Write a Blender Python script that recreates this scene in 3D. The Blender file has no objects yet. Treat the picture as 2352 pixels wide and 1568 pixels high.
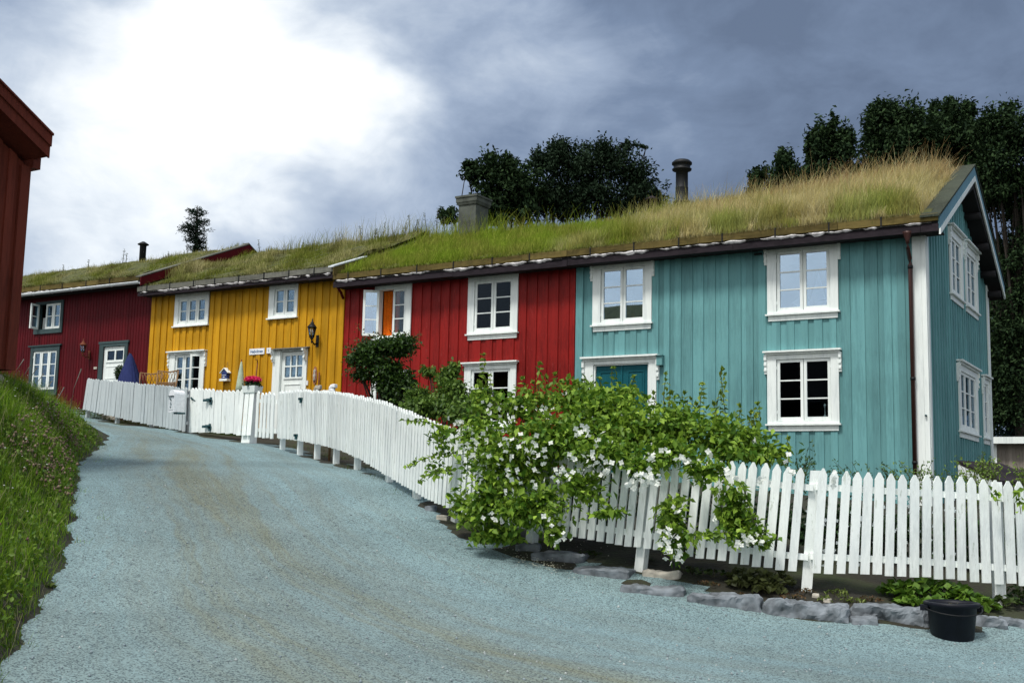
import bpy, bmesh, math, random
import numpy as np
from mathutils import Vector, Matrix, noise as mnoise
random.seed(7); rng = np.random.default_rng(11)
S = bpy.context.scene
COL = S.collection

# ------------------------------------------------------------------ camera
F = 2630.0; CX = 1176.0; CY = 784.0          # photograph measured at 2352 x 1568
def camdir(x, y): return np.array([(x-CX)/F, -(y-CY)/F, 1.0])
d1 = camdir(-3180, 1030); d1 /= np.linalg.norm(d1)
d2 = camdir(2785, 1163); d2 /= np.linalg.norm(d2)
dd = d2 @ d1
Yc = d2 - dd*d1*0.5; Xc = -(d1 - dd*d2*0.5)
Xc /= np.linalg.norm(Xc); Yc -= (Yc @ Xc)*Xc; Yc /= np.linalg.norm(Yc)
Up = np.cross(Xc, Yc)
if Up[1] < 0: Up = -Up
M = np.array([Xc, Yc, Up])
EYE = np.array([0, 0, 1.6])
def ray(x, y): return M @ camdir(x, y)
def atd(x, y, d): return EYE + ray(x, y)*d                 # point seen at a pixel, at a depth
YW = 20.27; XC = -4.07
cam = bpy.data.objects.new('camera', bpy.data.cameras.new('camera')); COL.objects.link(cam)
R, U, Fw = M[:, 0], M[:, 1], M[:, 2]
cam.matrix_world = Matrix(((R[0], U[0], -Fw[0], 0), (R[1], U[1], -Fw[1], 0), (R[2], U[2], -Fw[2], 1.6), (0, 0, 0, 1)))
cam.data.sensor_width = 36; cam.data.lens = F/2352*36; cam.data.clip_end = 3000; cam.data.clip_start = 0.05
S.camera = cam

# ------------------------------------------------------------------ materials
def newmat(name):
    m = bpy.data.materials.new(name); m.use_nodes = True
    nt = m.node_tree; nt.nodes.clear()
    out = nt.nodes.new('ShaderNodeOutputMaterial'); p = nt.nodes.new('ShaderNodeBsdfPrincipled')
    nt.links.new(p.outputs[0], out.inputs[0]); return m, nt, p, out
def N(nt, t, **kw):
    n = nt.nodes.new(t)
    for k, v in kw.items():
        if hasattr(n, k): setattr(n, k, v)
        else: n.inputs[k].default_value = v
    return n
def ramp(nt, fac, stops):
    r = nt.nodes.new('ShaderNodeValToRGB'); e = r.color_ramp.elements
    while len(e) < len(stops): e.new(0.5)
    for el, (p, c) in zip(e, stops): el.position = p; el.color = (*c, 1)
    nt.links.new(fac, r.inputs[0]); return r
def objcoord(nt, scale=(1, 1, 1)):
    tc = nt.nodes.new('ShaderNodeTexCoord'); mp = nt.nodes.new('ShaderNodeMapping'); mp.inputs['Scale'].default_value = scale
    nt.links.new(tc.outputs['Object'], mp.inputs[0]); return mp.outputs[0]
def mul(c, k): return tuple(min(1, x*k) for x in c)
def painted(name, c, rough=0.6, var=0.22, bump=0.25, grain=(14, 14, 1.2), worn=None, spec=0.16, island=0.18, streak=0.8):
    m, nt, p, out = newmat(name); v = objcoord(nt, grain)
    n = N(nt, 'ShaderNodeTexNoise', Scale=3.0, Detail=6.0, Roughness=0.65); nt.links.new(v, n.inputs['Vector'])
    n2 = N(nt, 'ShaderNodeTexNoise', Scale=0.9, Detail=4.0); nt.links.new(objcoord(nt), n2.inputs['Vector'])
    a = N(nt, 'ShaderNodeMath', operation='ADD'); nt.links.new(n.outputs[0], a.inputs[0]); nt.links.new(n2.outputs[0], a.inputs[1])
    st = [(0.62, mul(c, 1-var)), (0.98, c), (1.3/1.3, mul(c, 1+var))]
    h = N(nt, 'ShaderNodeMath', operation='MULTIPLY'); h.inputs[1].default_value = 0.97; nt.links.new(a.outputs[0], h.inputs[0])
    r = ramp(nt, h.outputs[0], [(0.70, mul(c, 1-var)), (0.95, c), (1.0, mul(c, 1+var*0.6))])
    src = r.outputs[0]
    if island:      # each board takes its own slight tone
        g = N(nt, 'ShaderNodeNewGeometry'); mr = N(nt, 'ShaderNodeMapRange'); mr.inputs[3].default_value = 1-island; mr.inputs[4].default_value = 1+island*0.6
        nt.links.new(g.outputs['Random Per Island'], mr.inputs[0])
        mx = N(nt, 'ShaderNodeMix', data_type='RGBA', blend_type='MULTIPLY'); mx.inputs[0].default_value = 1
        nt.links.new(src, mx.inputs[6]); nt.links.new(mr.outputs[0], mx.inputs[7]); src = mx.outputs[2]
    if worn:
        w = N(nt, 'ShaderNodeTexNoise', Scale=9.0, Detail=8.0, Roughness=0.7); nt.links.new(objcoord(nt, (2.2, 2.2, 0.5)), w.inputs['Vector'])
        wr = ramp(nt, w.outputs[0], [(0.60, (0, 0, 0)), (0.70, (1, 1, 1))])
        mx = N(nt, 'ShaderNodeMix', data_type='RGBA'); nt.links.new(wr.outputs[0], mx.inputs[0]); nt.links.new(src, mx.inputs[6]); mx.inputs[7].default_value = (*worn, 1); src = mx.outputs[2]
    nt.links.new(src, p.inputs['Base Color'])
    sk_ = N(nt, 'ShaderNodeTexNoise', Scale=2.2, Detail=6.0, Roughness=0.7); nt.links.new(objcoord(nt, (3.2, 3.2, 0.35)), sk_.inputs['Vector'])
    sr_ = ramp(nt, sk_.outputs[0], [(0.28, (.74, .76, .78)), (0.5, (1, 1, 1)), (0.75, (1.12, 1.10, 1.08))]); ms_ = N(nt, 'ShaderNodeMix', data_type='RGBA', blend_type='MULTIPLY'); ms_.inputs[0].default_value = streak
    nt.links.new(src, ms_.inputs[6]); nt.links.new(sr_.outputs[0], ms_.inputs[7]); nt.links.new(ms_.outputs[2], p.inputs['Base Color'])
    b = N(nt, 'ShaderNodeBump', Strength=bump, Distance=0.01); nt.links.new(n.outputs[0], b.inputs['Height']); nt.links.new(b.outputs[0], p.inputs['Normal'])
    p.inputs['Roughness'].default_value = rough; p.inputs['Specular IOR Level'].default_value = spec
    return m
def plain(name, c, rough=0.6, metal=0, spec=0.4, var=0.12, scale=18):
    m, nt, p, out = newmat(name)
    n = N(nt, 'ShaderNodeTexNoise', Scale=float(scale), Detail=5.0); nt.links.new(objcoord(nt), n.inputs['Vector'])
    r = ramp(nt, n.outputs[0], [(0.3, mul(c, 1-var)), (0.7, mul(c, 1+var))]); nt.links.new(r.outputs[0], p.inputs['Base Color'])
    b = N(nt, 'ShaderNodeBump', Strength=0.15, Distance=0.01); nt.links.new(n.outputs[0], b.inputs['Height']); nt.links.new(b.outputs[0], p.inputs['Normal'])
    p.inputs['Roughness'].default_value = rough; p.inputs['Metallic'].default_value = metal; p.inputs['Specular IOR Level'].default_value = spec
    return m
def leafmat(name, trans=0.3, rough=0.5, spec=0.25):
    m, nt, p, out = newmat(name)
    a = N(nt, 'ShaderNodeAttribute', attribute_name='Col'); nt.links.new(a.outputs['Color'], p.inputs['Base Color'])
    p.inputs['Roughness'].default_value = rough; p.inputs['Specular IOR Level'].default_value = spec
    t = N(nt, 'ShaderNodeBsdfTranslucent'); nt.links.new(a.outputs['Color'], t.inputs[0])
    mx = N(nt, 'ShaderNodeMixShader'); mx.inputs[0].default_value = trans
    nt.links.new(p.outputs[0], mx.inputs[1]); nt.links.new(t.outputs[0], mx.inputs[2]); nt.links.new(mx.outputs[0], out.inputs[0])
    return m
def glassmat(name, refl=0.25, tint=(0.75, 0.82, 0.85), fk=1.0):
    m, nt, p, out = newmat(name); nt.nodes.remove(p)
    g = N(nt, 'ShaderNodeBsdfGlossy', Roughness=0.015); g.inputs[0].default_value = (0.68, 0.84, 1.0, 1)
    t = N(nt, 'ShaderNodeBsdfTransparent'); t.inputs[0].default_value = (*tint, 1)
    n = N(nt, 'ShaderNodeTexNoise', Scale=1.6, Detail=1.0); nt.links.new(objcoord(nt), n.inputs['Vector'])
    b = N(nt, 'ShaderNodeBump', Strength=0.05, Distance=0.02); nt.links.new(n.outputs[0], b.inputs['Height']); nt.links.new(b.outputs[0], g.inputs['Normal'])
    lw = N(nt, 'ShaderNodeFresnel', IOR=1.5)
    ad = N(nt, 'ShaderNodeMath', operation='MULTIPLY_ADD'); ad.inputs[1].default_value = fk; ad.inputs[2].default_value = refl; ad.use_clamp = True; nt.links.new(lw.outputs[0], ad.inputs[0])
    mx = N(nt, 'ShaderNodeMixShader'); nt.links.new(ad.outputs[0], mx.inputs[0]); nt.links.new(t.outputs[0], mx.inputs[1]); nt.links.new(g.outputs[0], mx.inputs[2])
    nt.links.new(mx.outputs[0], out.inputs[0]); return m

MT = dict(
    teal=painted('teal_paint', (0.130, 0.305, 0.312), 0.55, 0.14, 0.3),
    red=painted('red_paint', (0.22, 0.011, 0.009), 0.5, 0.3, 0.45, worn=(0.30, 0.04, 0.035)),
    yellow=painted('yellow_paint', (0.52, 0.265, 0.009), 0.6, 0.14, 0.3),
    darkred=painted('dark_red_paint', (0.085, 0.0028, 0.006), 0.6, 0.2, 0.3),
    barn=painted('barn_red_paint', (0.115, 0.024, 0.014), 0.7, 0.28, 0.35),
    white=painted('white_paint', (0.80, 0.85, 0.82), 0.45, 0.05, 0.12, island=0.05),
    fence=painted('fence_paint', (0.88, 0.92, 0.89), 0.5, 0.10, 0.4, island=0.12, worn=(.55, .60, .52), grain=(20, 20, 2)),
    oldfence=painted('weathered_white_paint', (0.48, 0.53, 0.54), 0.7, 0.14, 0.4, island=0.16, grain=(20, 20, 1.5)),
    greentrim=painted('grey_green_paint', (0.045, 0.072, 0.075), 0.6, 0.15, 0.2),
    tealdoor=painted('dark_teal_paint', (0.008, 0.085, 0.105), 0.4, 0.12, 0.12, island=0.05),
    bluegrey=painted('blue_grey_paint', (0.13, 0.27, 0.33), 0.5, 0.1, 0.2),
    log=painted('mossy_board', (0.105, 0.080, 0.026), 0.9, 0.4, 0.5, grain=(1.5, 12, 12), worn=(.05, .065, .012), island=.4),
    greylog=painted('weathered_grey_board', (0.13, 0.13, 0.11), 0.9, 0.3, 0.5, grain=(1.5, 12, 12), worn=(.05, .055, .03), island=.4),
    mossgrey=painted('mossy_grey_board', (0.045, 0.052, 0.038), 0.9, 0.45, 0.5),
    fascia=painted('tarred_board', (0.020, 0.015, 0.019), 0.8, 0.4, 0.4, grain=(2, 12, 6)),
    dark=plain('black_timber', (0.012, 0.011, 0.012), 0.9),
    bark=plain('birch_bark', (0.62, 0.60, 0.60), 0.8, var=0.45, scale=9),
    iron=plain('black_iron', (0.008, 0.009, 0.010), 0.55, 0.0, spec=.25),
    brownpipe=plain('brown_metal', (0.055, 0.022, 0.018), 0.4, 0.2),
    gutter=plain('white_metal', (0.62, 0.66, 0.68), 0.4),
    soil=plain('dark_soil', (0.035, 0.028, 0.018), 0.95, var=0.4, scale=9),
    turf=plain('turf_soil', (0.065, 0.07, 0.02), 0.95, var=0.5, scale=6),
    concrete=plain('rendered_concrete', (0.075, 0.083, 0.070), 0.9, var=0.35, scale=5),
    stone=plain('kerb_stone', (0.145, 0.162, 0.178), 0.85, var=0.6, scale=8),
    palestone=plain('pale_stone', (0.42, 0.39, 0.33), 0.85, var=0.35, scale=9),
    bucket=plain('black_plastic', (0.004, 0.005, 0.010), 0.5, spec=0.25, var=0.3),
    orange=painted('orange_cloth', (0.75, 0.18, 0.01), 0.9, 0.25, 0.3, grain=(6, 6, 12)),
    ochre=painted('ochre_cloth', (0.30, 0.15, 0.03), 0.9, 0.35, 0.2),
    linen=painted('white_cloth', (0.70, 0.74, 0.72), 0.9, 0.08, 0.3),
    blue=painted('blue_cloth', (0.025, 0.035, 0.12), 0.9, 0.2, 0.4),
    paleg=plain('pale_green_cloth', (0.40, 0.48, 0.36), 0.9),
    wicker=plain('wicker_cane', (0.20, 0.11, 0.045), 0.7, var=0.3, scale=40),
    rust=plain('rusty_steel', (0.14, 0.035, 0.012), 0.8),
    carve=plain('carved_wood', (0.30, 0.12, 0.06), 0.7, var=0.3),
    bluepaint=plain('blue_paint', (0.02, 0.04, 0.16), 0.6),
    ink=plain('blue_enamel', (0.0, 0.09, 0.24), 0.4), inkdark=plain('dark_enamel', (0.02, 0.07, 0.08), 0.4),
    enamel=plain('white_enamel', (0.80, 0.82, 0.84), 0.3),
    greige=painted('greige_paint', (0.24, 0.21, 0.18), 0.7, 0.12, 0.2),
    trunk=plain('tree_bark', (0.030, 0.024, 0.018), 0.95, var=0.4, scale=12),
    stem=plain('green_stem', (0.06, 0.06, 0.025), 0.8, var=0.3),
    glass=glassmat('window_glass', 0.01, (.7, .76, .78), .5), glassref=glassmat('bright_window_glass', 0.36),
    glassdark=glassmat('dark_window_glass', 0.0, (0.35, 0.4, 0.45), 0.4),
    lampglass=glassmat('lantern_glass', 0.12),
    interior=plain('interior_plaster', (0.10, 0.09, 0.08), 0.95),
    leaf=leafmat('leaf', 0.32), darkleaf=leafmat('dark_leaf', 0.15, 0.7, 0.06), grass=leafmat('grass', 0.3, 0.75, 0.1), petal=leafmat('petal', 0.35, 0.6),
)

# ------------------------------------------------------------------ mesh builder
def ident(p): return p
class MB:
    def __init__(s, T=None): s.v = []; s.f = []; s.T = T or ident; s.smooth = []
    def add(s, vs, fs, smooth=False):
        o = len(s.v); s.v += [s.T(tuple(p)) for p in vs]
        for f in fs: s.f.append(tuple(i+o for i in f)); s.smooth.append(smooth)
    def hexa(s, q):   # 8 corners: bottom 4 ccw, top 4
        s.add(q, [(3, 2, 1, 0), (4, 5, 6, 7), (0, 1, 5, 4), (1, 2, 6, 5), (2, 3, 7, 6), (3, 0, 4, 7)])
    def box(s, x0, x1, y0, y1, z0, z1): s.hexa([(x0, y0, z0), (x1, y0, z0), (x1, y1, z0), (x0, y1, z0), (x0, y0, z1), (x1, y0, z1), (x1, y1, z1), (x0, y1, z1)])
    def wb(s, u0, u1, z0, z1, v0, v1, ta=None, tb=None):   # wall box; tops ta (at u0), tb (at u1)
        ta = z1 if ta is None else ta; tb = z1 if tb is None else tb
        s.hexa([(u0, v0, z0), (u1, v0, z0), (u1, v1, z0), (u0, v1, z0), (u0, v0, ta), (u1, v0, tb), (u1, v1, tb), (u0, v1, ta)])
    def prism(s, poly, ax, a0, a1):  # poly of 2-D points extruded along axis ax
        n = len(poly)
        def P(p, a):
            l = list(p); l.insert(ax, a); return tuple(l)
        s.add([P(p, a0) for p in poly]+[P(p, a1) for p in poly], [tuple(range(n)), tuple(reversed(range(n, 2*n)))]+[(i, i+n, (i+1) % n+n, (i+1) % n) for i in range(n)])
    def tube(s, pts, r, n=6, cap=True):
        pts = [Vector(p) for p in pts]; k = len(pts); rs = r if hasattr(r, '__len__') else [r]*k
        vs = []; fs = []
        for i, p in enumerate(pts):
            t = (pts[min(i+1, k-1)]-pts[max(i-1, 0)]).normalized()
            a = t.orthogonal().normalized() if abs(t.z) > 0.95 else t.cross(Vector((0, 0, 1))).normalized(); b = t.cross(a)
            for j in range(n):
                an = 2*math.pi*j/n; vs.append(tuple(p+a*(math.cos(an)*rs[i])+b*(math.sin(an)*rs[i])))
        for i in range(k-1):
            for j in range(n): fs.append((i*n+j, i*n+(j+1) % n, (i+1)*n+(j+1) % n, (i+1)*n+j))
        if cap: fs += [tuple(reversed(range(n))), tuple(range((k-1)*n, k*n))]
        s.add(vs, fs, True)
    def lathe(s, c, prof, n=16):   # prof (r, z)
        vs = []; fs = []; k = len(prof)
        for r, z in prof:
            for j in range(n): a = 2*math.pi*j/n; vs.append((c[0]+r*math.cos(a), c[1]+r*math.sin(a), c[2]+z))
        for i in range(k-1):
            for j in range(n): fs.append((i*n+j, i*n+(j+1) % n, (i+1)*n+(j+1) % n, (i+1)*n+j))
        fs += [tuple(reversed(range(n))), tuple(range((k-1)*n, k*n))]
        s.add(vs, fs, True)
    def build(s, name, mat, parent=None, base=None):
        me = bpy.data.meshes.new(name)
        b = np.array(wloc(parent)) if parent else (np.array(base) if base is not None else np.zeros(3))
        me.from_pydata([tuple(np.array(p)-b) for p in s.v], [], s.f)
        me.materials.append(mat if not isinstance(mat, str) else MT[mat])
        me.polygons.foreach_set('use_smooth', s.smooth)
        bm = bmesh.new(); bm.from_mesh(me); bmesh.ops.recalc_face_normals(bm, faces=bm.faces); bm.to_mesh(me); bm.free()
        me.update()
        o = bpy.data.objects.new(name, me); COL.objects.link(o)
        if parent: o.parent = parent
        elif base is not None: o.location = base
        return o
def wloc(o):
    l = np.zeros(3)
    while o is not None: l += np.array(o.location); o = o.parent
    return l
def tag(o, label=None, cat=None, group=None, kind=None):
    if label: o['label'] = label
    if cat: o['category'] = cat
    if group: o['group'] = group
    if kind: o['kind'] = kind
    return o
def empty(name, loc, label, cat, group=None):
    o = bpy.data.objects.new(name, None); COL.objects.link(o); o.location = tuple(float(c) for c in loc); o.empty_display_size = 0.3
    return tag(o, label, cat, group)
def rawmesh(name, V, Fq, mat, cols=None, parent=None, loops=4, base=None):
    V = np.asarray(V, np.float32); Fq = np.asarray(Fq, np.int32)
    b = wloc(parent) if parent else (np.array(base) if base is not None else np.zeros(3)); V = (V-b).astype(np.float32)
    me = bpy.data.meshes.new(name); nf = len(Fq)
    me.vertices.add(len(V)); me.vertices.foreach_set('co', V.ravel())
    me.loops.add(nf*loops); me.loops.foreach_set('vertex_index', Fq.ravel())
    me.polygons.add(nf); me.polygons.foreach_set('loop_start', np.arange(0, nf*loops, loops, dtype=np.int32)); me.polygons.foreach_set('loop_total', np.full(nf, loops, np.int32))
    me.update(calc_edges=True)
    if cols is not None:
        ca = me.color_attributes.new('Col', 'FLOAT_COLOR', 'POINT'); C4 = np.ones((len(V), 4), np.float32); C4[:, :3] = cols; ca.data.foreach_set('color', C4.ravel())
    me.materials.append(MT[mat] if isinstance(mat, str) else mat)
    o = bpy.data.objects.new(name, me); COL.objects.link(o)
    if parent: o.parent = parent
    elif base is not None: o.location = base
    return o
def unit(a): return a/np.maximum(np.linalg.norm(a, axis=-1, keepdims=True), 1e-9)

# leaves: each a folded kite, four vertices, two triangles
def leaves(name, C, size, cols, mat, parent, outward=None, droop=0.35, aspect=0.55, flat=0.6):
    n = len(C); size = np.broadcast_to(size, (n,))[:, None]
    d = rng.normal(size=(n, 3))
    if outward is not None: d = d*0.8+unit(outward)*0.9
    d[:, 2] -= droop; d = unit(d)
    up = unit(rng.normal(size=(n, 3))*(1-flat)+np.array([0, 0, 1.0])*flat+(0 if outward is None else unit(outward)*0.25))
    s = unit(np.cross(d, up)); nn = np.cross(s, d)
    base = C-d*size*0.5; tip = C+d*size*0.5-nn*size*0.08
    mid = C-d*size*0.08
    L = mid+s*size*aspect*0.5+nn*size*0.12; Rr = mid-s*size*aspect*0.5+nn*size*0.12
    V = np.stack([base, L, tip, Rr], 1).reshape(-1, 3); i = np.arange(n)[:, None]*4
    Fq = np.concatenate([np.hstack([i, i+1, i+2]), np.hstack([i, i+2, i+3])])
    return rawmesh(name, V, Fq, mat, np.repeat(cols, 4, 0), parent, 3)
def lerpcol(a, b, t): return np.array(a)[None]*(1-t[:, None])+np.array(b)[None]*t[:, None]
def ellipsoid_pts(n, c, r, shell=0.5, rough=0.25):
    d = unit(rng.normal(size=(n, 3))); k = rng.random(n)
    rad = (shell+(1-shell)*k)**0.7*(0.8+rough*2*(rng.random(n)-0.5))
    # lumpy: clusters of leaves
    return np.array(c)+d*rad[:, None]*np.array(r), d
def blades(name, P, h, lean, cols0, cols1, mat, parent, w=0.008, segs=3, facing=None, kind=None):
    n = len(P); h = np.broadcast_to(h, (n,)); w = np.broadcast_to(w, (n,))
    if facing is None: a = rng.random(n)*math.pi; s = np.stack([np.cos(a), np.sin(a), np.zeros(n)], 1)
    else:
        a = facing+rng.normal(size=n)*0.7; s = np.stack([np.cos(a), np.sin(a), np.zeros(n)], 1)
    V = []; Cc = []
    for k in range(segs+1):
        t = k/segs; c = P+np.array([0, 0, 1.0])*(h*t*(1-0.12*t))[:, None]+lean*(h*t*t)[:, None]
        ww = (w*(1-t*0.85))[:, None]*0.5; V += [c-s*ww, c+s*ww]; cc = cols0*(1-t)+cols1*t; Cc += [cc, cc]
    m = 2*(segs+1); V = np.stack(V, 1).reshape(-1, 3); Cc = np.stack(Cc, 1).reshape(-1, 3); i = np.arange(n)[:, None]*m
    Fq = np.concatenate([np.hstack([i+2*k, i+2*k+1, i+2*k+3, i+2*k+2]) for k in range(segs)])
    return rawmesh(name, V, Fq, mat, Cc, parent, 4)

# ------------------------------------------------------------------ ground
G = np.array([(-1.47, 11.2, .62), (-3.22, 10.57, .75), (-4.83, 10.4, .85), (-6.2, 10.6, 1.02), (-7.46, 10.98, 1.22), (-8.49, 11.61, 1.48), (-9.51, 12.37, 1.71), (-12, 14.2, 2.0), (-15.1, 16.4, 2.33), (-18.5, 17.2, 2.66), (-22.7, 18.4, 3.05),
    (-4, 20.3, 1.5), (-10, 20.3, 1.95), (-17, 20.3, 2.65), (-23, 20.3, 3.2), (-26.2, 20.2, 3.52), (-33, 20.3, 4.1), (-4, 27, 2), (-24, 27, 3.8), (10, 20, .9), (10, 10, -.2), (0, 16, 1.0),
    (-1.39, 10.2, .45), (-3.4, 9.7, .55), (-4.9, 9.7, .70), (-6.6, 10.1, .98), (0, 0, 0), (-3.3, 5.5, .5), (-1, 7.9, .40), (-5, 3.7, .55), (-8.2, 6.4, 1.0), (-10.3, 8.2, 1.4), (-14, 11.3, 1.95), (-8.5, 9, 1.22), (-19.5, 15.5, 2.7),
    (5, 3, -.4), (0, -10, -.7), (-20, 0, 1.3), (-20, 8, 2.2), (-30, 10, 3.2), (-45, 20, 4.4), (-20, 45, 4.0), (15, 40, 1.5), (20, 0, -1.0), (-10, -25, -0.5), (-45, -10, 2.5)])
def _k(r2): return np.where(r2 > 1e-12, 0.5*r2*np.log(np.maximum(r2, 1e-12)), 0)
_n = len(G); _K = _k(((G[:, None, :2]-G[None, :, :2])**2).sum(-1)); _P = np.c_[np.ones(_n), G[:, :2]]
_A = np.block([[_K+np.eye(_n)*0.05, _P], [_P.T, np.zeros((3, 3))]]); _w = np.linalg.solve(_A, np.r_[G[:, 2], 0, 0, 0])
def H0(x, y):
    x = np.clip(np.asarray(x, float), -48, 22); y = np.clip(np.asarray(y, float), -26, 48)
    q = np.stack([x, y], -1); sh = q.shape[:-1]; q = q.reshape(-1, 2)
    k = _k(((q[:, None]-G[None, :, :2])**2).sum(-1))
    return (k @ _w[:_n]+_w[_n]+q @ _w[_n+1:]).reshape(sh)
EDGE = np.array([(-2.7, -4), (-3.7, 0.5), (-4.1, 2.75), (-5.55, 4.0), (-6.6, 4.82), (-7.55, 5.62), (-8.5, 6.52), (-9.62, 7.55), (-11.2, 8.72), (-12.75, 9.85), (-14.4, 11.5), (-17.4, 14.2), (-22, 17.0), (-27, 19.0), (-36, 20.5)])
BH = np.array([.35, .5, .6, .7, .75, .85, .95, 1.05, 1.2, 1.3, 1.0, .6, .35, .2, .1])
def bank(x, y):
    q = np.stack([np.asarray(x, float), np.asarray(y, float)], -1); sh = q.shape[:-1]; q = q.reshape(-1, 2)
    best = np.full(len(q), 1e9); sd = np.zeros(len(q)); hh = np.zeros(len(q))
    for i in range(len(EDGE)-1):
        a, b = EDGE[i], EDGE[i+1]; ab = b-a; t = np.clip(((q-a) @ ab)/(ab @ ab), 0, 1); c = a+t[:, None]*ab
        dist = np.linalg.norm(q-c, axis=1); side = ab[0]*(q[:, 1]-a[1])-ab[1]*(q[:, 0]-a[0])   # >0 : left of travel direction (-x side)
        m = dist < best; best[m] = dist[m]; sd[m] = np.where(side > 0, 1, -1)[m]; hh[m] = (BH[i]*(1-t)+BH[i+1]*t)[m]
    d = best*sd
    # heading from +y towards -x: the bank lies on the left
    wob = 0.06*np.sin(q[:, 0]*2.3+q[:, 1]*1.1)+0.03*np.sin(q[:, 0]*5.1-q[:, 1]*4.3)
    u = np.clip((d+wob+0.05)/1.5, 0, 1); s = np.sin(u*math.pi/2)**1.15
    return (hh*s).reshape(sh), (d+wob).reshape(sh)
RIGHT = np.array([(6, 12.0), (2, 10.9), (-1.39, 10.42), (-3.4, 9.86), (-4.9, 9.95), (-6.4, 10.3), (-7.4, 10.75), (-8.35, 11.35), (-9.4, 12.2), (-11.9, 13.95), (-15.1, 16.15), (-18.5, 17.0), (-22.8, 18.25), (-26.2, 20.2), (-34, 21)])
def polydist(x, y, PL):
    q = np.stack([np.asarray(x, float), np.asarray(y, float)], -1); sh = q.shape[:-1]; q = q.reshape(-1, 2)
    best = np.full(len(q), 1e9); sd = np.zeros(len(q)); al = np.zeros(len(q)); acc = 0
    for i in range(len(PL)-1):
        a, b = PL[i], PL[i+1]; ab = b-a; l = np.linalg.norm(ab); t = np.clip(((q-a) @ ab)/(ab @ ab), 0, 1); c = a+t[:, None]*ab
        dist = np.linalg.norm(q-c, axis=1); side = ab[0]*(q[:, 1]-a[1])-ab[1]*(q[:, 0]-a[0])
        m = dist < best; best[m] = dist[m]; sd[m] = np.where(side > 0, 1, -1)[m]; al[m] = acc+t[m]*l; acc += l
    return (best*sd).reshape(sh), al.reshape(sh)
def inroad(x, y):
    _, b = bank(x, y); r, _ = polydist(x, y, RIGHT)     # travelling towards -x: road lies on the left (-y) -> r>0
    return np.minimum(-b, r)
def HG(x, y):
    h = H0(x, y); b, _ = bank(x, y); ir = inroad(x, y)
    return h+b-0.05*np.clip(ir/0.15, 0, 1)+0.012*np.sin(np.asarray(x)*7.3+2*np.asarray(y))*np.sin(np.asarray(y)*6.1)
def onground(px, py, h=0.0):
    r = ray(px, py); t = np.arange(2.0, 40, 0.02); p = EYE[None]+r[None]*t[:, None]
    below = p[:, 2] < HG(p[:, 0], p[:, 1])+h; return p[int(np.argmax(below))] if below.any() else p[-1]
def gridmesh(name, xs, ys, hf, mat):
    X, Y = np.meshgrid(xs, ys); Z = hf(X, Y); V = np.stack([X, Y, Z], -1).reshape(-1, 3); nx, ny = len(xs), len(ys)
    i = (np.arange(ny-1)[:, None]*nx+np.arange(nx-1)[None]).ravel()
    o = rawmesh(name, V, np.stack([i, i+1, i+nx+1, i+nx], 1), mat); o.data.polygons.foreach_set('use_smooth', np.ones(len(i), bool)); return o
def axis(a, b, c0, c1, st):
    core = list(np.arange(c0, c1, st)); l = [c0-g for g in np.geomspace(st*1.3, c0-a, 26)][::-1]; r = [c1+g for g in np.geomspace(st, b-c1, 26)]
    return np.array(l+core+r)
def groundmat():
    m, nt, p, out = newmat('earth_and_moss'); v = objcoord(nt)
    n = N(nt, 'ShaderNodeTexNoise', Scale=1.3, Detail=8.0, Roughness=0.7); nt.links.new(v, n.inputs['Vector'])
    r = ramp(nt, n.outputs[0], [(0.3, (0.012, 0.010, 0.007)), (0.5, (0.022, 0.020, 0.010)), (0.65, (0.028, 0.038, 0.010)), (0.85, (0.08, 0.075, 0.05))]); nt.links.new(r.outputs[0], p.inputs['Base Color'])
    n2 = N(nt, 'ShaderNodeTexNoise', Scale=25.0, Detail=6.0); nt.links.new(v, n2.inputs['Vector'])
    b = N(nt, 'ShaderNodeBump', Strength=0.8, Distance=0.03); nt.links.new(n2.outputs[0], b.inputs['Height']); nt.links.new(b.outputs[0], p.inputs['Normal']); p.inputs['Roughness'].default_value = 0.95
    return m
gm = groundmat()
tag(gridmesh('ground', axis(-700, 700, -30, 4, 0.11), axis(-700, 700, -2, 22, 0.11), HG, gm), kind='structure')

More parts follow.
